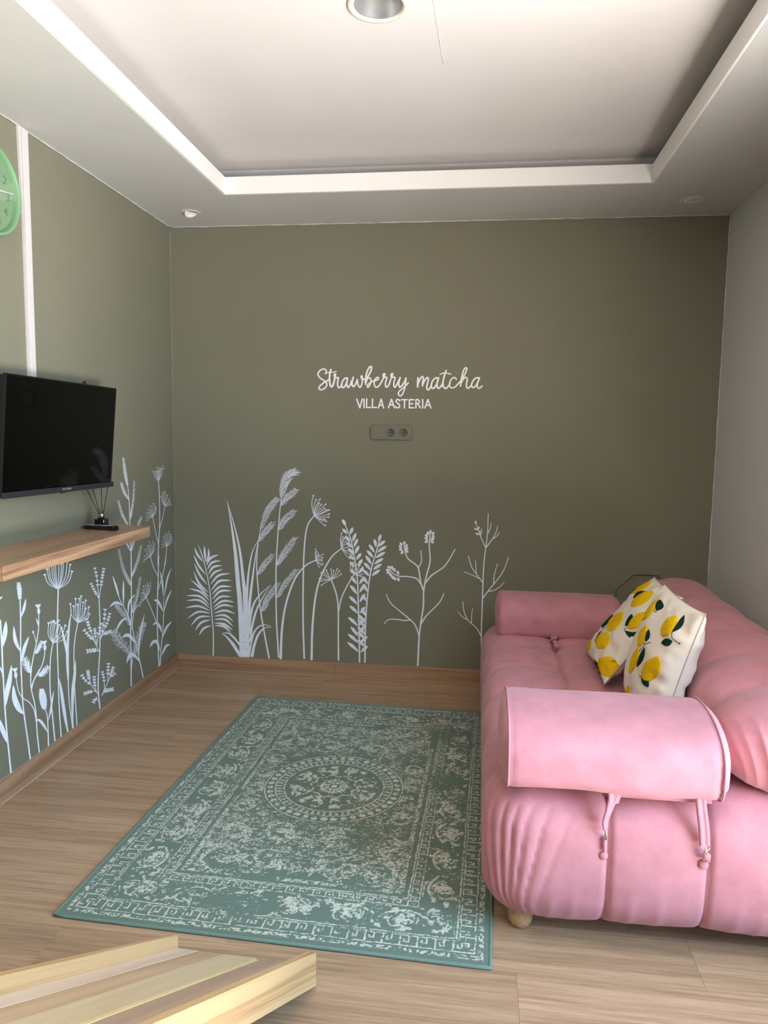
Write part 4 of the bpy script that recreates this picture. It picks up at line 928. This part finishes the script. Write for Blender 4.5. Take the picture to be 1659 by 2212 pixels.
# straps with snap hooks
def strap(pts, width, twist, par):
    C = [Vector(p) for p in catmull(pts, 8)]; vs, fs = [], []
    m = len(C)
    for i, c in enumerate(C):
        t = (C[min(i + 1, m - 1)] - C[max(i - 1, 0)]).normalized(); tt = i / (m - 1)
        sdv = Vector((math.cos(twist(tt)), math.sin(twist(tt)), 0)); sdv = (sdv - t * sdv.dot(t)).normalized(); nv = t.cross(sdv)
        for u, v in ((-.5, -.5), (-.46, .35), (-.18, .5), (-.14, .3), (.14, .3), (.18, .5), (.46, .35), (.5, -.5)): vs.append(c + sdv * u * width + nv * v * .006 * (-1 if nv.y > 0 else 1))
    for i in range(m - 1):
        for k in range(8): fs.append((i * 8 + k, i * 8 + (k + 1) % 8, i * 8 + 8 + (k + 1) % 8, i * 8 + 8 + k))
    fs.append(tuple(range(8))); fs.append(tuple((m - 1) * 8 + k for k in range(8))[::-1])
    return place('strap', mesh('strap', vs, fs, True), M_PINK, par)
yf = SY0 - .022
def P_(px, py, yy=yf): q = on(1, yy, px, py); return (q[0], q[1], q[2])
def clasp(par, px, py, sc=1.0, turned=0.0):
    q = Vector(P_(px, py)); 
    ca = math.cos(turned)
    tube('swivel_ring', [q + Vector((.011 * math.cos(a) * ca * sc, .004 * math.sin(a) - .002, .004 * math.sin(a) * sc)) for a in np.linspace(0, 2 * math.pi, 18)[:-1]], .0014, M_CHROME, par, 6, True)
    q2 = q + Vector((.001, -.001, -.006 * sc))
    tube('hook', [q2 + Vector((u * ca * sc, -.002, v * sc)) for u, v in ((0, .002), (-.001, -.004), (-.006, -.010), (-.008, -.018), (-.003, -.026), (.004, -.025), (.008, -.017), (.005, -.008), (.001, -.003))], [.003, .003, .0024, .002, .002, .002, .002, .002, .0015], M_CHROME, par, 8)
s1 = strap([P_(1322, 1700), P_(1324, 1722), P_(1318, 1745), P_(1309, 1772), P_(1309, 1790)], .026, lambda t: .25 + .85 * t, sofa)
s1b = strap([P_(1333, 1700, yf + .006), P_(1336, 1716, yf + .005), P_(1330, 1735, yf + .006)], .016, lambda t: .5, sofa)
clasp(s1, 1308, 1792, .8, 1.2)
tube('fabric_loop', [P_(1307, 1806, yf + .010), P_(1306, 1826, yf + .008), P_(1305, 1838, yf + .008)], [.004, .005, .004], M_PINK, s1, 8)
lathe('end_tab', [(.0001, .004), (.007, .003), (.011, 0), (.007, -.003), (.0001, -.004)], 16, Matrix.Translation(P_(1304, 1848, yf + .010)) @ Matrix.Rotation(math.radians(80), 4, 'X'), M_PINK, s1)
s2 = strap([P_(1513, 1706), P_(1516, 1745), P_(1521, 1790), P_(1523, 1827)], .026, lambda t: .10, sofa)
clasp(s2, 1523, 1830, 1.0, .25)
tube('fabric_loop', [P_(1519, 1848, yf), P_(1524, 1852, yf - .006), P_(1530, 1849, yf - .002), P_(1529, 1858, yf), P_(1520, 1856, yf)], [.006, .008, .007, .007, .005], M_PINK, s2, 8)
lathe('end_tab', [(.0001, .004), (.008, .003), (.012, 0), (.008, -.003), (.0001, -.004)], 16, Matrix.Translation(P_(1520, 1868, yf + .008)) @ Matrix.Rotation(math.radians(80), 4, 'X'), M_PINK, s2)
# small loop and clasp on the seat by the far arm
q = on(2, SEAT - .012, 1194, 1374); 
s3 = box('strap', q[0] - .014, q[0] + .014, 3.336, 3.360, SEAT - .018, SEAT + .004, M_PINK, sofa, .002, 2)
tube('hook', [Vector((q[0] + .009 * math.cos(a), 3.330, SEAT - .010 + .007 * math.sin(a))) for a in np.linspace(0, 2 * math.pi, 14)[:-1]], .0014, M_CHROME, s3, 6, True)
strap([(q[0] + .002, 3.325, SEAT - .016), (q[0] + .002, 3.27, SEAT - .012), (q[0] + .003, 3.23, SEAT - .016)], .024, lambda t: 0, sofa)
# ball feet
for fx, fy in ((1.832, 1.948), (2.62, 1.925), (1.832, 3.56), (2.70, 3.56)):
    lathe('foot', [(.0001, .0), (.018, .0), (.026, .006), (.033, .020), (.035, .036), (.032, .052), (.024, .066), (.0001, .068)], 28, Matrix.Translation((fx, fy, 0)), M_CORK, sofa)

# ================================================================== lemon cushions
class Cushion:
    def __init__(s, c, up, side, size, T, seed, sag=0.0):
        s.c = Vector(c); s.up = Vector(up).normalized(); sd = Vector(side); s.side = (sd - s.up * sd.dot(s.up)).normalized()
        s.n = s.side.cross(s.up)        # front normal
        s.h = size / 2; s.T = T; rg = random.Random(seed); s.ph = [rg.uniform(0, 6.28) for _ in range(8)]; s.sag = sag
    def pt(s, u, v, f, lift=0.0):
        pin_u = 1 - .075 * (1 - v * v) * abs(u) ** 2; pin_v = 1 - .055 * (1 - u * u) * abs(v) ** 2
        e = max(0, 1 - abs(u) ** 2.6) ** .55 * max(0, 1 - abs(v) ** 2.6) ** .55
        t = s.T * e * (1 + .12 * s.sag * -v)
        r = math.hypot(u, v); w_ = 0
        ed = max(abs(u), abs(v))
        w_ += .0055 * math.sin(13 * u + 5 * v + s.ph[0]) * ed ** 3 * (1 - ed ** 10) + .0022 * math.sin(31 * v + 9 * u + 3 * math.sin(5 * u) + s.ph[3]) * ed ** 3 * (1 - ed ** 14)
        w_ += .0035 * math.sin(23 * v - 7 * u + s.ph[1]) * ed ** 5 * (1 - ed ** 12)
        w_ += .004 * math.sin(6 * u * v * 2 + 4 * v + s.ph[2]) * (1 - ed ** 6)
        w_ -= .010 * s.sag * math.exp(-((v + .30 + .25 * u) / .10) ** 2) * math.exp(-((u - .35) / .5) ** 2)
        uu, vv = u * pin_u, v * pin_v
        return s.c + s.side * (uu * s.h) + s.up * (vv * s.h) + s.n * (f * (t + w_) + lift)
    def uv(s, px, py):
        d = Vector(ray(px, py)); o = Vector(CAM); best = None
        hgt = s.T * .6
        for _ in range(8):
            t = (s.c + s.n * hgt - o).dot(s.n) / d.dot(s.n); q = o + d * t - s.c
            u = max(-1.05, min(1.05, q.dot(s.side) / s.h)); v = max(-1.05, min(1.05, q.dot(s.up) / s.h))
            u2 = u / (1 - .075 * (1 - min(v * v, 1)) * min(abs(u), 1) ** 2); v2 = v / (1 - .055 * (1 - min(u * u, 1)) * min(abs(v), 1) ** 2)
            hgt = .5 * hgt + .5 * (s.pt(max(-.99, min(.99, u2)), max(-.99, min(.99, v2)), 1) - s.c).dot(s.n)
        return u2, v2
    def build(s, label):
        root = empty('cushion', tuple(s.c - s.up * s.h), label, 'cushion', 'lemon cushions on the sofa')
        n = 56
        for f, nm in ((1, 'front_cover'), (-1, 'back_cover')):
            vs = [s.pt(2 * i / n - 1, 2 * j / n - 1, f) for j in range(n + 1) for i in range(n + 1)]
            fs = [(j * (n + 1) + i, j * (n + 1) + i + 1, (j + 1) * (n + 1) + i + 1, (j + 1) * (n + 1) + i) for j in range(n) for i in range(n)]
            if f < 0: fs = [q[::-1] for q in fs]
            place(nm, mesh(nm, vs, fs, True), M_LINEN, root)
        loop = [(t, -1) for t in np.linspace(-1, 1, 24)[:-1]] + [(1, t) for t in np.linspace(-1, 1, 24)[:-1]] + [(-t, 1) for t in np.linspace(-1, 1, 24)[:-1]] + [(-1, -t) for t in np.linspace(-1, 1, 24)[:-1]]
        tube('seam', [s.pt(u, v, 1) for u, v in loop], .0016, M_SEAM, root, 6, True)
        s.root = root; return root
    def patch(s, name, outline, mat, parent=None, lift=.0035):
        """outline: drawing points on the visible face -> raised tufted patch following the cover."""
        U = [s.uv(x, y) for x, y in outline]; U = [(max(-1, min(1, a)), max(-1, min(1, b))) for a, b in U]
        cu, cv = sum(a for a, b in U) / len(U), sum(b for a, b in U) / len(U); n = len(U); vs, fs = [], []
        R_ = (0.0, .35, .65, .88, .96, 1.0); Lf = (1, 1, 1, .95, .75, -.1)
        vs.append(s.pt(cu, cv, 1, lift))
        for r, l in zip(R_[1:], Lf[1:]):
            for a, b in U: vs.append(s.pt(cu + (a - cu) * r, cv + (b - cv) * r, 1, lift * l))
        for i in range(n): fs.append((0, 1 + i, 1 + (i + 1) % n))
        for k in range(len(R_) - 2):
            for i in range(n): fs.append((1 + k * n + i, 1 + (k + 1) * n + i, 1 + (k + 1) * n + (i + 1) % n, 1 + k * n + (i + 1) % n))
        return place(name, mesh(name, vs, fs, True), mat, parent or s.root)
    def lemon(s, cx, cy, a, b, ang, tip=.16):
        o = []
        for i in range(40):
            t = 2 * math.pi * i / 40; u, v = a * math.cos(t), b * math.sin(t)
            if math.cos(t) > .88: u += a * tip * (math.cos(t) - .88) / .12
            if math.cos(t) < -.92: u -= a * tip * .5 * (-math.cos(t) - .92) / .08
            ca, sa = math.cos(ang), math.sin(ang); o.append((cx + u * ca - v * sa, cy + u * sa + v * ca))
        return s.patch('lemon_patch', o, M_YELLOW)
    def leaf(s, x0, y0, x1, y1, w_, bow=.1):
        o = []; p0, p1 = np.array([x0, y0], float), np.array([x1, y1], float); d = p1 - p0; nn = np.array([-d[1], d[0]]) / (np.linalg.norm(d) + 1e-9)
        for sgn, rng in ((1, range(0, 11)), (-1, range(9, 0, -1))):
            for i in rng:
                t = i / 10; o.append(p0 + d * t + nn * (bow * np.linalg.norm(d) * math.sin(math.pi * t) + sgn * w_ * math.sin(math.pi * t) ** .8))
        return s.patch('leaf_patch', o, M_GREEN, None, .003)
    def stem(s, *pts):
        uv = [s.uv(*p_) for p_ in catmull(pts, 5)]
        tube('stem_stitch', [s.pt(max(-1, min(1, a)), max(-1, min(1, b)), 1, .0008) for a, b in uv], .0010, M_GREEN, s.root, 5)

def lz(x, y): return 1240 + x / 5.3516, 1220 + y / 5.35      # measured drawing of the two covers
# far cushion, leaning back
cb = Cushion((2.284, 2.880, .619), (.335, .01, .425), (0, -1, 0), .42, .060, 5, .8)
cb.build('cream lemon cushion leaning back nearer the far arm, partly covered by the other')
def LZ(c, x, y, a, b, ang, tip=.16): X, Y = lz(x, y); c.lemon(X, Y, a / 5.35, b / 5.35, ang, tip)
def LF(c, x0, y0, x1, y1, w_, bow=.08): c.leaf(*lz(x0, y0), *lz(x1, y1), w_ / 5.35, bow)
def ST(c, *p): c.stem(*[lz(*q) for q in p])
LZ(cb, 745, 262, 140, 55, -.38); LZ(cb, 785, 398, 140, 58, -.58); LF(cb, 683, 392, 835, 308, 18, -.12); ST(cb, (835, 308), (870, 312), (890, 298))
LZ(cb, 385, 570, 100, 33, -.86, .1); LF(cb, 456, 490, 500, 424, 22, .05); ST(cb, (440, 520), (462, 505), (484, 510))
LZ(cb, 475, 665, 130, 62, -.86); LF(cb, 325, 735, 458, 580, 25, -.06); ST(cb, (385, 718), (330, 750), (305, 785), (272, 775))
LZ(cb, 335, 880, 100, 78, -1.0); LF(cb, 243, 900, 300, 785, 22, .10); ST(cb, (300, 785), (312, 772), (330, 790))
LZ(cb, 155, 920, 118, 44, -1.25); LF(cb, 178, 800, 232, 745, 16, .0)
LZ(cb, 735, 650, 130, 62, -.72); LF(cb, 592, 712, 672, 570, 34, .10); LF(cb, 586, 765, 760, 790, 36, .22); ST(cb, (700, 720), (635, 722), (580, 745)); ST(cb, (580, 745), (592, 770))
LZ(cb, 398, 1180, 128, 116, .62); LF(cb, 232, 1110, 300, 1282, 26, -.06); ST(cb, (222, 1097), (250, 1110), (270, 1140))
# near cushion, upright against the back
ca = Cushion((2.285, 2.405, .648), (.115, 0, .40), (0.05, -1, 0), .41, .072, 9, .3)
ca.build('cream lemon cushion standing upright behind the near arm bolster')
LZ(ca, 888, 520, 150, 34, -.95, .05); LF(ca, 955, 530, 1000, 400, 46, .12); ST(ca, (925, 515), (940, 548), (960, 540))
LZ(ca, 1100, 710, 135, 70, -.95); LF(ca, 1135, 780, 1278, 580, 30, .10); LF(ca, 1010, 905, 1140, 885, 45, .02); ST(ca, (1135, 780), (1140, 850), (1230, 915)); ST(ca, (1222, 925), (1232, 900))
LZ(ca, 795, 828, 122, 42, -1.25); LF(ca, 832, 892, 866, 748, 24, .04); ST(ca, (800, 890), (825, 915), (885, 895))
LZ(ca, 698, 1110, 145, 38, -1.25); LF(ca, 730, 1185, 820, 955, 26, .03); ST(ca, (755, 1000), (800, 955), (825, 915))
LZ(ca, 895, 1210, 150, 98, -1.05); LF(ca, 785, 1305, 860, 1418, 36, -.06); ST(ca, (760, 1275), (772, 1290), (790, 1310))
LZ(ca, 622, 1460, 62, 20, -1.4)

# ================================================================== rug (woven pattern kept as one colour value per knot)
RGW, RGL = 1.20, 1.735
ang = math.radians(-1.5)
RO = np.array([.548, 1.788]); RU = np.array([math.cos(ang), math.sin(ang)]); RV = np.array([-math.sin(ang), math.cos(ang)])
STEP = .0021
nu, nv = int(RGW / STEP), int(RGL / STEP)
uu, vv = np.meshgrid(np.linspace(0, RGW, nu), np.linspace(0, RGL, nv))
rs = np.random.RandomState(11)
def vnoise(fx, fy, seed):
    r_ = np.random.RandomState(seed); gx, gy = int(RGW * fx) + 3, int(RGL * fy) + 3; g = r_.rand(gy, gx)
    X, Y = uu * fx, vv * fy; ix, iy = X.astype(int), Y.astype(int); tx, ty_ = X - ix, Y - iy
    tx = tx * tx * (3 - 2 * tx); ty_ = ty_ * ty_ * (3 - 2 * ty_)
    return (g[iy, ix] * (1 - tx) + g[iy, ix + 1] * tx) * (1 - ty_) + (g[iy + 1, ix] * (1 - tx) + g[iy + 1, ix + 1] * tx) * ty_
def fbm(fx, fy, seed, o=4): return sum(vnoise(fx * 2 ** k, fy * 2 ** k, seed + k) / 2 ** k for k in range(o)) / sum(1 / 2 ** k for k in range(o))
wob = .0016
uw = uu + (vnoise(70, 70, 1) - .5) * wob * 2; vw = vv + (vnoise(70, 70, 2) - .5) * wob * 2
pat = np.zeros_like(uu)
dx_ = np.minimum(uw, RGW - uw); dy_ = np.minimum(vw, RGL - vw); d = np.minimum(dx_, dy_)
along = np.where(dx_ < dy_, vw - RGL / 2, uw - RGW / 2)
def add(m, v=1.0): 
    global pat
    pat = np.maximum(pat, np.where(m, v, 0))
add((np.abs(d - .040) < .0017)); add((np.abs(d - .0815) < .0017)); add((np.abs(d - .090) < .0021))
def key(d0, d1, P):
    a = ((along + 5) % P) / P; t = (d - d0) / (d1 - d0); i = (t > 0) & (t < 1)
    add(i & (np.abs(a - .06) < .05)); add(i & (np.abs(a - .55) < .05) & (t > .35)); add(i & (np.abs(t - .40) < .07) & (a > .28) & (a < .58)); add(i & (np.abs(a - .30) < .045) & (t > .38) & (t < .72))
key(.0425, .0795, .047)
add((np.abs(d - .205) < .0017)); add((np.abs(d - .2315) < .0017)); add((np.abs(d - .239) < .0021)); key(.207, .2295, .040)
add((d > .018) & (d < .032) & (fbm(160, 160, 31, 2) > .47), .9)
add((d > .256) & (d < .272) & (fbm(180, 180, 33, 2) > .45) & (fbm(6, 6, 34) > .47), .9)
# scrolling border
inb = (d > .096) & (d < .200)
tb = (d - .148) / .05
for P, ph, am in ((.31, 0, .72), (.31, .155, .72)):
    cyc = ((along + 7 + ph) % P) / P
    add(inb & (np.abs(tb - am * np.sin(2 * np.pi * cyc)) < .085) & (cyc > .06) & (cyc < .46))
    c_ = (cyc - .26) * P; rr_ = np.hypot(c_, (tb - .05) * .05); th = np.arctan2(tb * .05, c_)
    add(inb & (rr_ < .026 * (.62 + .38 * np.cos(5 * th + 1)) ) & (rr_ > .006))
    add(inb & (np.abs(rr_ - .034) < .0022) & (np.cos(3 * th) > .1))
    c2 = (cyc - .72) * P; r2 = np.hypot(c2 * .8, (tb + .1) * .05); t2 = np.arctan2(tb * .05 + .005, c2)
    add(inb & (r2 < .017 * (.7 + .3 * np.cos(6 * t2))) & (r2 > .004)); add(inb & (np.abs(r2 - .028 - .006 * np.sin(2 * t2)) < .0022) & (np.sin(t2 * 2 + .6) > -.2))
add(inb & (fbm(55, 55, 41, 3) > .635), .9)
# field: mirrored sprays, scrolls and rosettes
fld = d > .274
mu = np.abs(uw - RGW / 2); mv = np.abs(vw - RGL / 2)
def spiral(cx, cy, R, turns, dirn, a0, w0):
    r = np.hypot(mu - cx, mv - cy); th = np.arctan2(mv - cy, (mu - cx)) * dirn
    k = R / (2 * np.pi * turns)
    ph = (r / k - th - a0) % (2 * np.pi); ph = np.minimum(ph, 2 * np.pi - ph)
    add(fld & (ph * k < w0 * (.5 + r / R)) & (r < R))
def rosette(cx, cy, R, n, ph=0.0):
    r = np.hypot(mu - cx, mv - cy); th = np.arctan2(mv - cy, mu - cx)
    e = R * (.66 + .34 * np.cos(n * th + ph)); add(fld & (r < e) & (r > .18 * R) & (np.abs(np.sin(n * th / 2 + ph / 2)) > .22))
def spray(cx, cy, R, a0, n=7):
    for k in range(n):
        a = a0 + (k - n / 2) * .42; l = R * (.7 + .3 * math.sin(k * 2.1))
        ex, ey = cx + l * math.cos(a), cy + l * math.sin(a); t = np.clip(((mu - cx) * (ex - cx) + (mv - cy) * (ey - cy)) / l ** 2, 0, 1)
        dd = np.hypot(mu - cx - t * (ex - cx), mv - cy - t * (ey - cy)); add(fld & (dd < .0075 * np.sin(np.pi * np.clip(t, .05, 1)) + .001))
for a in ((.10, .33, .07, 1.4, 1, 0, .006), (.24, .36, .06, 1.3, -1, 1, .0055), (.24, .52, .075, 1.5, 1, 2, .006), (.10, .50, .05, 1.2, -1, 0, .005), (.29, .20, .045, 1.2, 1, 3, .005), (.17, .43, .03, 1.1, 1, 1, .004)): spiral(*a)
for a in ((0, .40, .045, 6), (.17, .30, .038, 5), (.27, .44, .034, 6, 1), (.14, .56, .040, 5), (.30, .57, .03, 6), (.30, .10, .036, 5), (.0, .55, .035, 6), (.28, .28, .03, 5), (.06, .45, .024, 5), (.21, .24, .026, 6)): rosette(*a)
for a in ((.06, .34, .08, 1.2), (.20, .38, .08, .4), (.30, .33, .07, 1.8), (.05, .52, .08, .5), (.20, .50, .08, 2.2), (.31, .48, .06, -1.4), (.27, .03, .06, 1.5), (.30, .16, .06, 2.2)): spray(*a)
rm = np.hypot(uw - RGW / 2, vw - RGL / 2); tm = np.arctan2(vw - RGL / 2, uw - RGW / 2)
fill = fbm(95, 170, 51, 3)
add(fld & (rm > .272) & (fill > .575) & (fbm(9, 11, 53) > .40), .95)
# medallion
inm = rm < .268
pat = np.where(inm, 0, pat)
add(np.abs(rm - .262) < .0024); add(np.abs(rm - .222) < .0022)
bd = ((tm / (2 * np.pi) * 44) % 1) - .5; add(inm & (np.hypot(bd * 2 * np.pi * .242 / 44, rm - .242) < .0118))
add(np.abs(rm - .190) < .0028); add(inm & (rm < .218) & (rm > .196) & (np.abs(np.sin(tm * 30)) > .75), .8)
add(inm & (rm < .168) & (rm > .095) & (fbm(85, 60, 61, 3) > .50) & (np.abs(np.sin(tm * 4)) > .35), .95)
add(np.abs(rm - .085 - .006 * np.cos(tm * 10)) < .0035)
add(inm & (rm < .072 * (.7 + .3 * np.cos(tm * 8))) & (rm > .02) & (np.abs(np.sin(tm * 4)) > .3)); add(inm & (rm < .052) & (rm > .043)); add(rm < .012)
# wear: rubbed-out areas and broken edges
wear = .36 + .30 * (fbm(9, 8, 71, 3) - .5)
for wu, wv_, sx_, sy_, am in ((.52, .13, .13, .06, .34), (.80, .10, .05, .05, .22), (1.02, .98, .10, .12, .30), (.62, 1.60, .14, .06, .26), (.78, .52, .07, .06, .36), (.30, .16, .10, .05, .20), (.98, 1.45, .10, .10, .26), (.40, .30, .12, .03, .22), (.86, 1.20, .08, .06, .22)):
    wear = wear + am * np.exp(-((uu - wu) / sx_) ** 2 - ((vv - wv_) / sy_) ** 2); fine = fbm(150, 210, 73, 2); strk = fbm(26, 120, 77, 3)
ero = np.clip((wear - .46) * 6, 0, 1)
knot = fbm(300, 330, 75, 1)
solid = np.where(d > .274, 1.0, .35) * (rm > .272)
keep = (fine * .62 + strk * .5 > .43 + .26 * ero) & (knot > .36 * solid + .06)
val = pat * keep * (1 - .25 * ero)
val = np.maximum(val, ((fbm(230, 230, 81, 1) > .80) & (fbm(7, 7, 83) > .55) & (d > .05)) * .6)
val = np.clip(val * (.80 + .4 * rs.rand(*val.shape)), 0, 1)
zz_ = .0085 + .0012 * rs.rand(*val.shape) + .0008 * val
edge_in = np.minimum(np.minimum(uu, RGW - uu), np.minimum(vv, RGL - vv))
zz_ = np.where(edge_in < .004, .006, zz_)
co = np.empty((nv * nu + 4, 3), np.float32)
XY = RO[None, None] + uu[..., None] * RU + vv[..., None] * RV
co[:nv * nu, :2] = XY.reshape(-1, 2); co[:nv * nu, 2] = zz_.ravel()
crn = [(0, 0), (RGW, 0), (RGW, RGL), (0, RGL)]
for i, (a, b) in enumerate(crn): co[nv * nu + i, :2] = RO + a * RU + b * RV; co[nv * nu + i, 2] = .0008
idx = np.arange(nv * nu).reshape(nv, nu)
qd = np.stack([idx[:-1, :-1], idx[:-1, 1:], idx[1:, 1:], idx[1:, :-1]], -1).reshape(-1, 4)
me = bpy.data.meshes.new('rug_pile')
nq = len(qd); me.vertices.add(len(co)); me.vertices.foreach_set('co', co.ravel())
me.loops.add(nq * 4 + 4); lv = np.concatenate([qd.ravel(), [nv * nu + 3, nv * nu + 2, nv * nu + 1, nv * nu]]).astype(np.int32); me.loops.foreach_set('vertex_index', lv)
me.polygons.add(nq + 1); me.polygons.foreach_set('loop_start', np.arange(nq + 1, dtype=np.int32) * 4); me.polygons.foreach_set('loop_total', np.full(nq + 1, 4, np.int32))
me.update(calc_edges=True)
at = me.attributes.new('weave', 'FLOAT', 'POINT'); at.data.foreach_set('value', np.concatenate([val.ravel(), np.zeros(4)]).astype(np.float32))
m, nt, pb = new_mat('rug_wool')
an_ = N(nt, 'ShaderNodeAttribute'); an_.attribute_name = 'weave'
tcn = coords(nt); nz = noise(nt, tcn, 420, 2); rp = ramp(nt, [(0.25, rgb(82, 100, 88)), (0.75, rgb(105, 123, 110))]); nt.links.new(nz, rp.inputs[0])
mixn = N(nt, 'ShaderNodeMix', data_type='RGBA'); mixn.inputs['B'].default_value = rgb(200, 200, 186)
fcol = N(nt, 'ShaderNodeMath', operation='MULTIPLY'); fcol.inputs[1].default_value = .92; fcol.use_clamp = True; nt.links.new(an_.outputs['Fac'], fcol.inputs[0])
nt.links.new(fcol.outputs[0], mixn.inputs['Factor']); nt.links.new(rp.outputs[0], mixn.inputs['A']); nt.links.new(mixn.outputs['Result'], pb.inputs['Base Color'])
pb.inputs['Roughness'].default_value = .95; pb.inputs['Specular IOR Level'].default_value = .1; pb.inputs['Sheen Weight'].default_value = .25
rug = empty('rug', (float(RO[0] + .6), 2.65, 0), 'faded sage rug with cream medallion pattern on the floor beside the sofa', 'rug')
place('rug_pile', me, m, rug)
M_BIND = plain('rug_binding', rgb(104, 126, 116), .85, var=.12, nscale=220, bmp=.6, bscale=500, bdist=.001)
lp = []
for (a, b), (c_, e_) in zip(crn, crn[1:] + crn[:1]):
    for t in np.linspace(0, 1, 40)[:-1]: q = RO + (a + (c_ - a) * t) * RU + (b + (e_ - b) * t) * RV; lp.append((q[0], q[1], .0058))
tube('binding', lp, .0054, M_BIND, rug, 8, True)

# ================================================================== wooden slide in the foreground
sd_ = Vector((0.11050013, 0.96808445, -0.55840153)).normalized()
E0 = Vector(on(2, .003, 683, 2130)); hR = float(on(1, E0.y, 683, 2057)[2] - E0.z)
El = Vector(on(2, hR, 368, 2020))
wdir = Vector((E0.x - El.x, E0.y - El.y, 0)); SWID = wdir.length; wdir.normalize()
LEN = 1.55
sl = empty('wooden_slide', tuple(El - sd_ * .8), 'pine wood slide sloping down to the floor in front of the rug', 'slide')
def slat(name, a0, a1, up0, up1, start, length, mat, parent=sl, thick_dir=None):
    """Board running up the slope: a0..a1 across, up0..up1 above the slide's underside, lower end cut plumb."""
    base = Vector((El.x, El.y, E0.z))
    vs = []
    for s_ in (start, start + length):
        for a, u in ((a0, up0), (a1, up0), (a1, up1), (a0, up1)): vs.append(base + wdir * a - sd_ * s_ + Vector((0, 0, u)))
    bm = bmesh.new(); bv = [bm.verts.new(v) for v in vs]
    for f in ((0, 1, 2, 3), (7, 6, 5, 4), (0, 4, 5, 1), (1, 5, 6, 2), (2, 6, 7, 3), (3, 7, 4, 0)): bm.faces.new([bv[i] for i in f])
    bmesh.ops.recalc_face_normals(bm, faces=bm.faces)
    bmesh.ops.bevel(bm, geom=list(bm.edges), offset=.0012, segments=1, affect='EDGES')
    # local frame along the slope so the grain follows the board
    zx = (sd_.cross(wdir)).normalized(); yx = zx.cross(-sd_); Mf = Matrix(((-sd_.x, yx.x, zx.x, base.x), (-sd_.y, yx.y, zx.y, base.y), (-sd_.z, yx.z, zx.z, base.z), (0, 0, 0, 1)))
    Mi = Mf.inverted(); seedx = rr.uniform(0, 3)
    for v in bm.verts: v.co = Mi @ v.co + Vector((seedx, 0, 0))
    o = place(name, bm_mesh(name, bm), mat, parent, False)
    o.matrix_basis = parent_world(parent).inverted() @ Mf @ Matrix.Translation((-seedx, 0, 0))
    return o
RT = .021
slat('side_rail', -.0, RT, 0, hR, 0, LEN, M_PINE); slat('side_rail', SWID - RT, SWID, 0, hR, 0, LEN, M_PINE)
bt = hR - .034; bb = bt - .020; W0, W1_ = RT + .0005, SWID - RT - .0005; wi = W1_ - W0
cuts = [0, .17, .37, .615, .655, 1.0]; mats = [M_BOARD_PINK, M_BOARD_BROWN, M_BOARD_PALE, M_SAP, M_BOARD_GREY]
for k in range(5):
    slat('board', W0 + wi * cuts[k] + .0004, W0 + wi * cuts[k + 1] - .0004, bb, bt + (.0012 if k == 3 else 0), .005 if k != 3 else .03, LEN - .01, mats[k])
for a in (RT + .001, SWID - RT - .041):
    q = Vector((El.x, El.y, E0.z)) + wdir * (a + .02) - sd_ * (LEN - .12)
    box('leg', q.x - .02, q.x + .02, q.y - .02, q.y + .02, 0.0, q.z + bb - .002, M_PINE, sl, .002, 1)
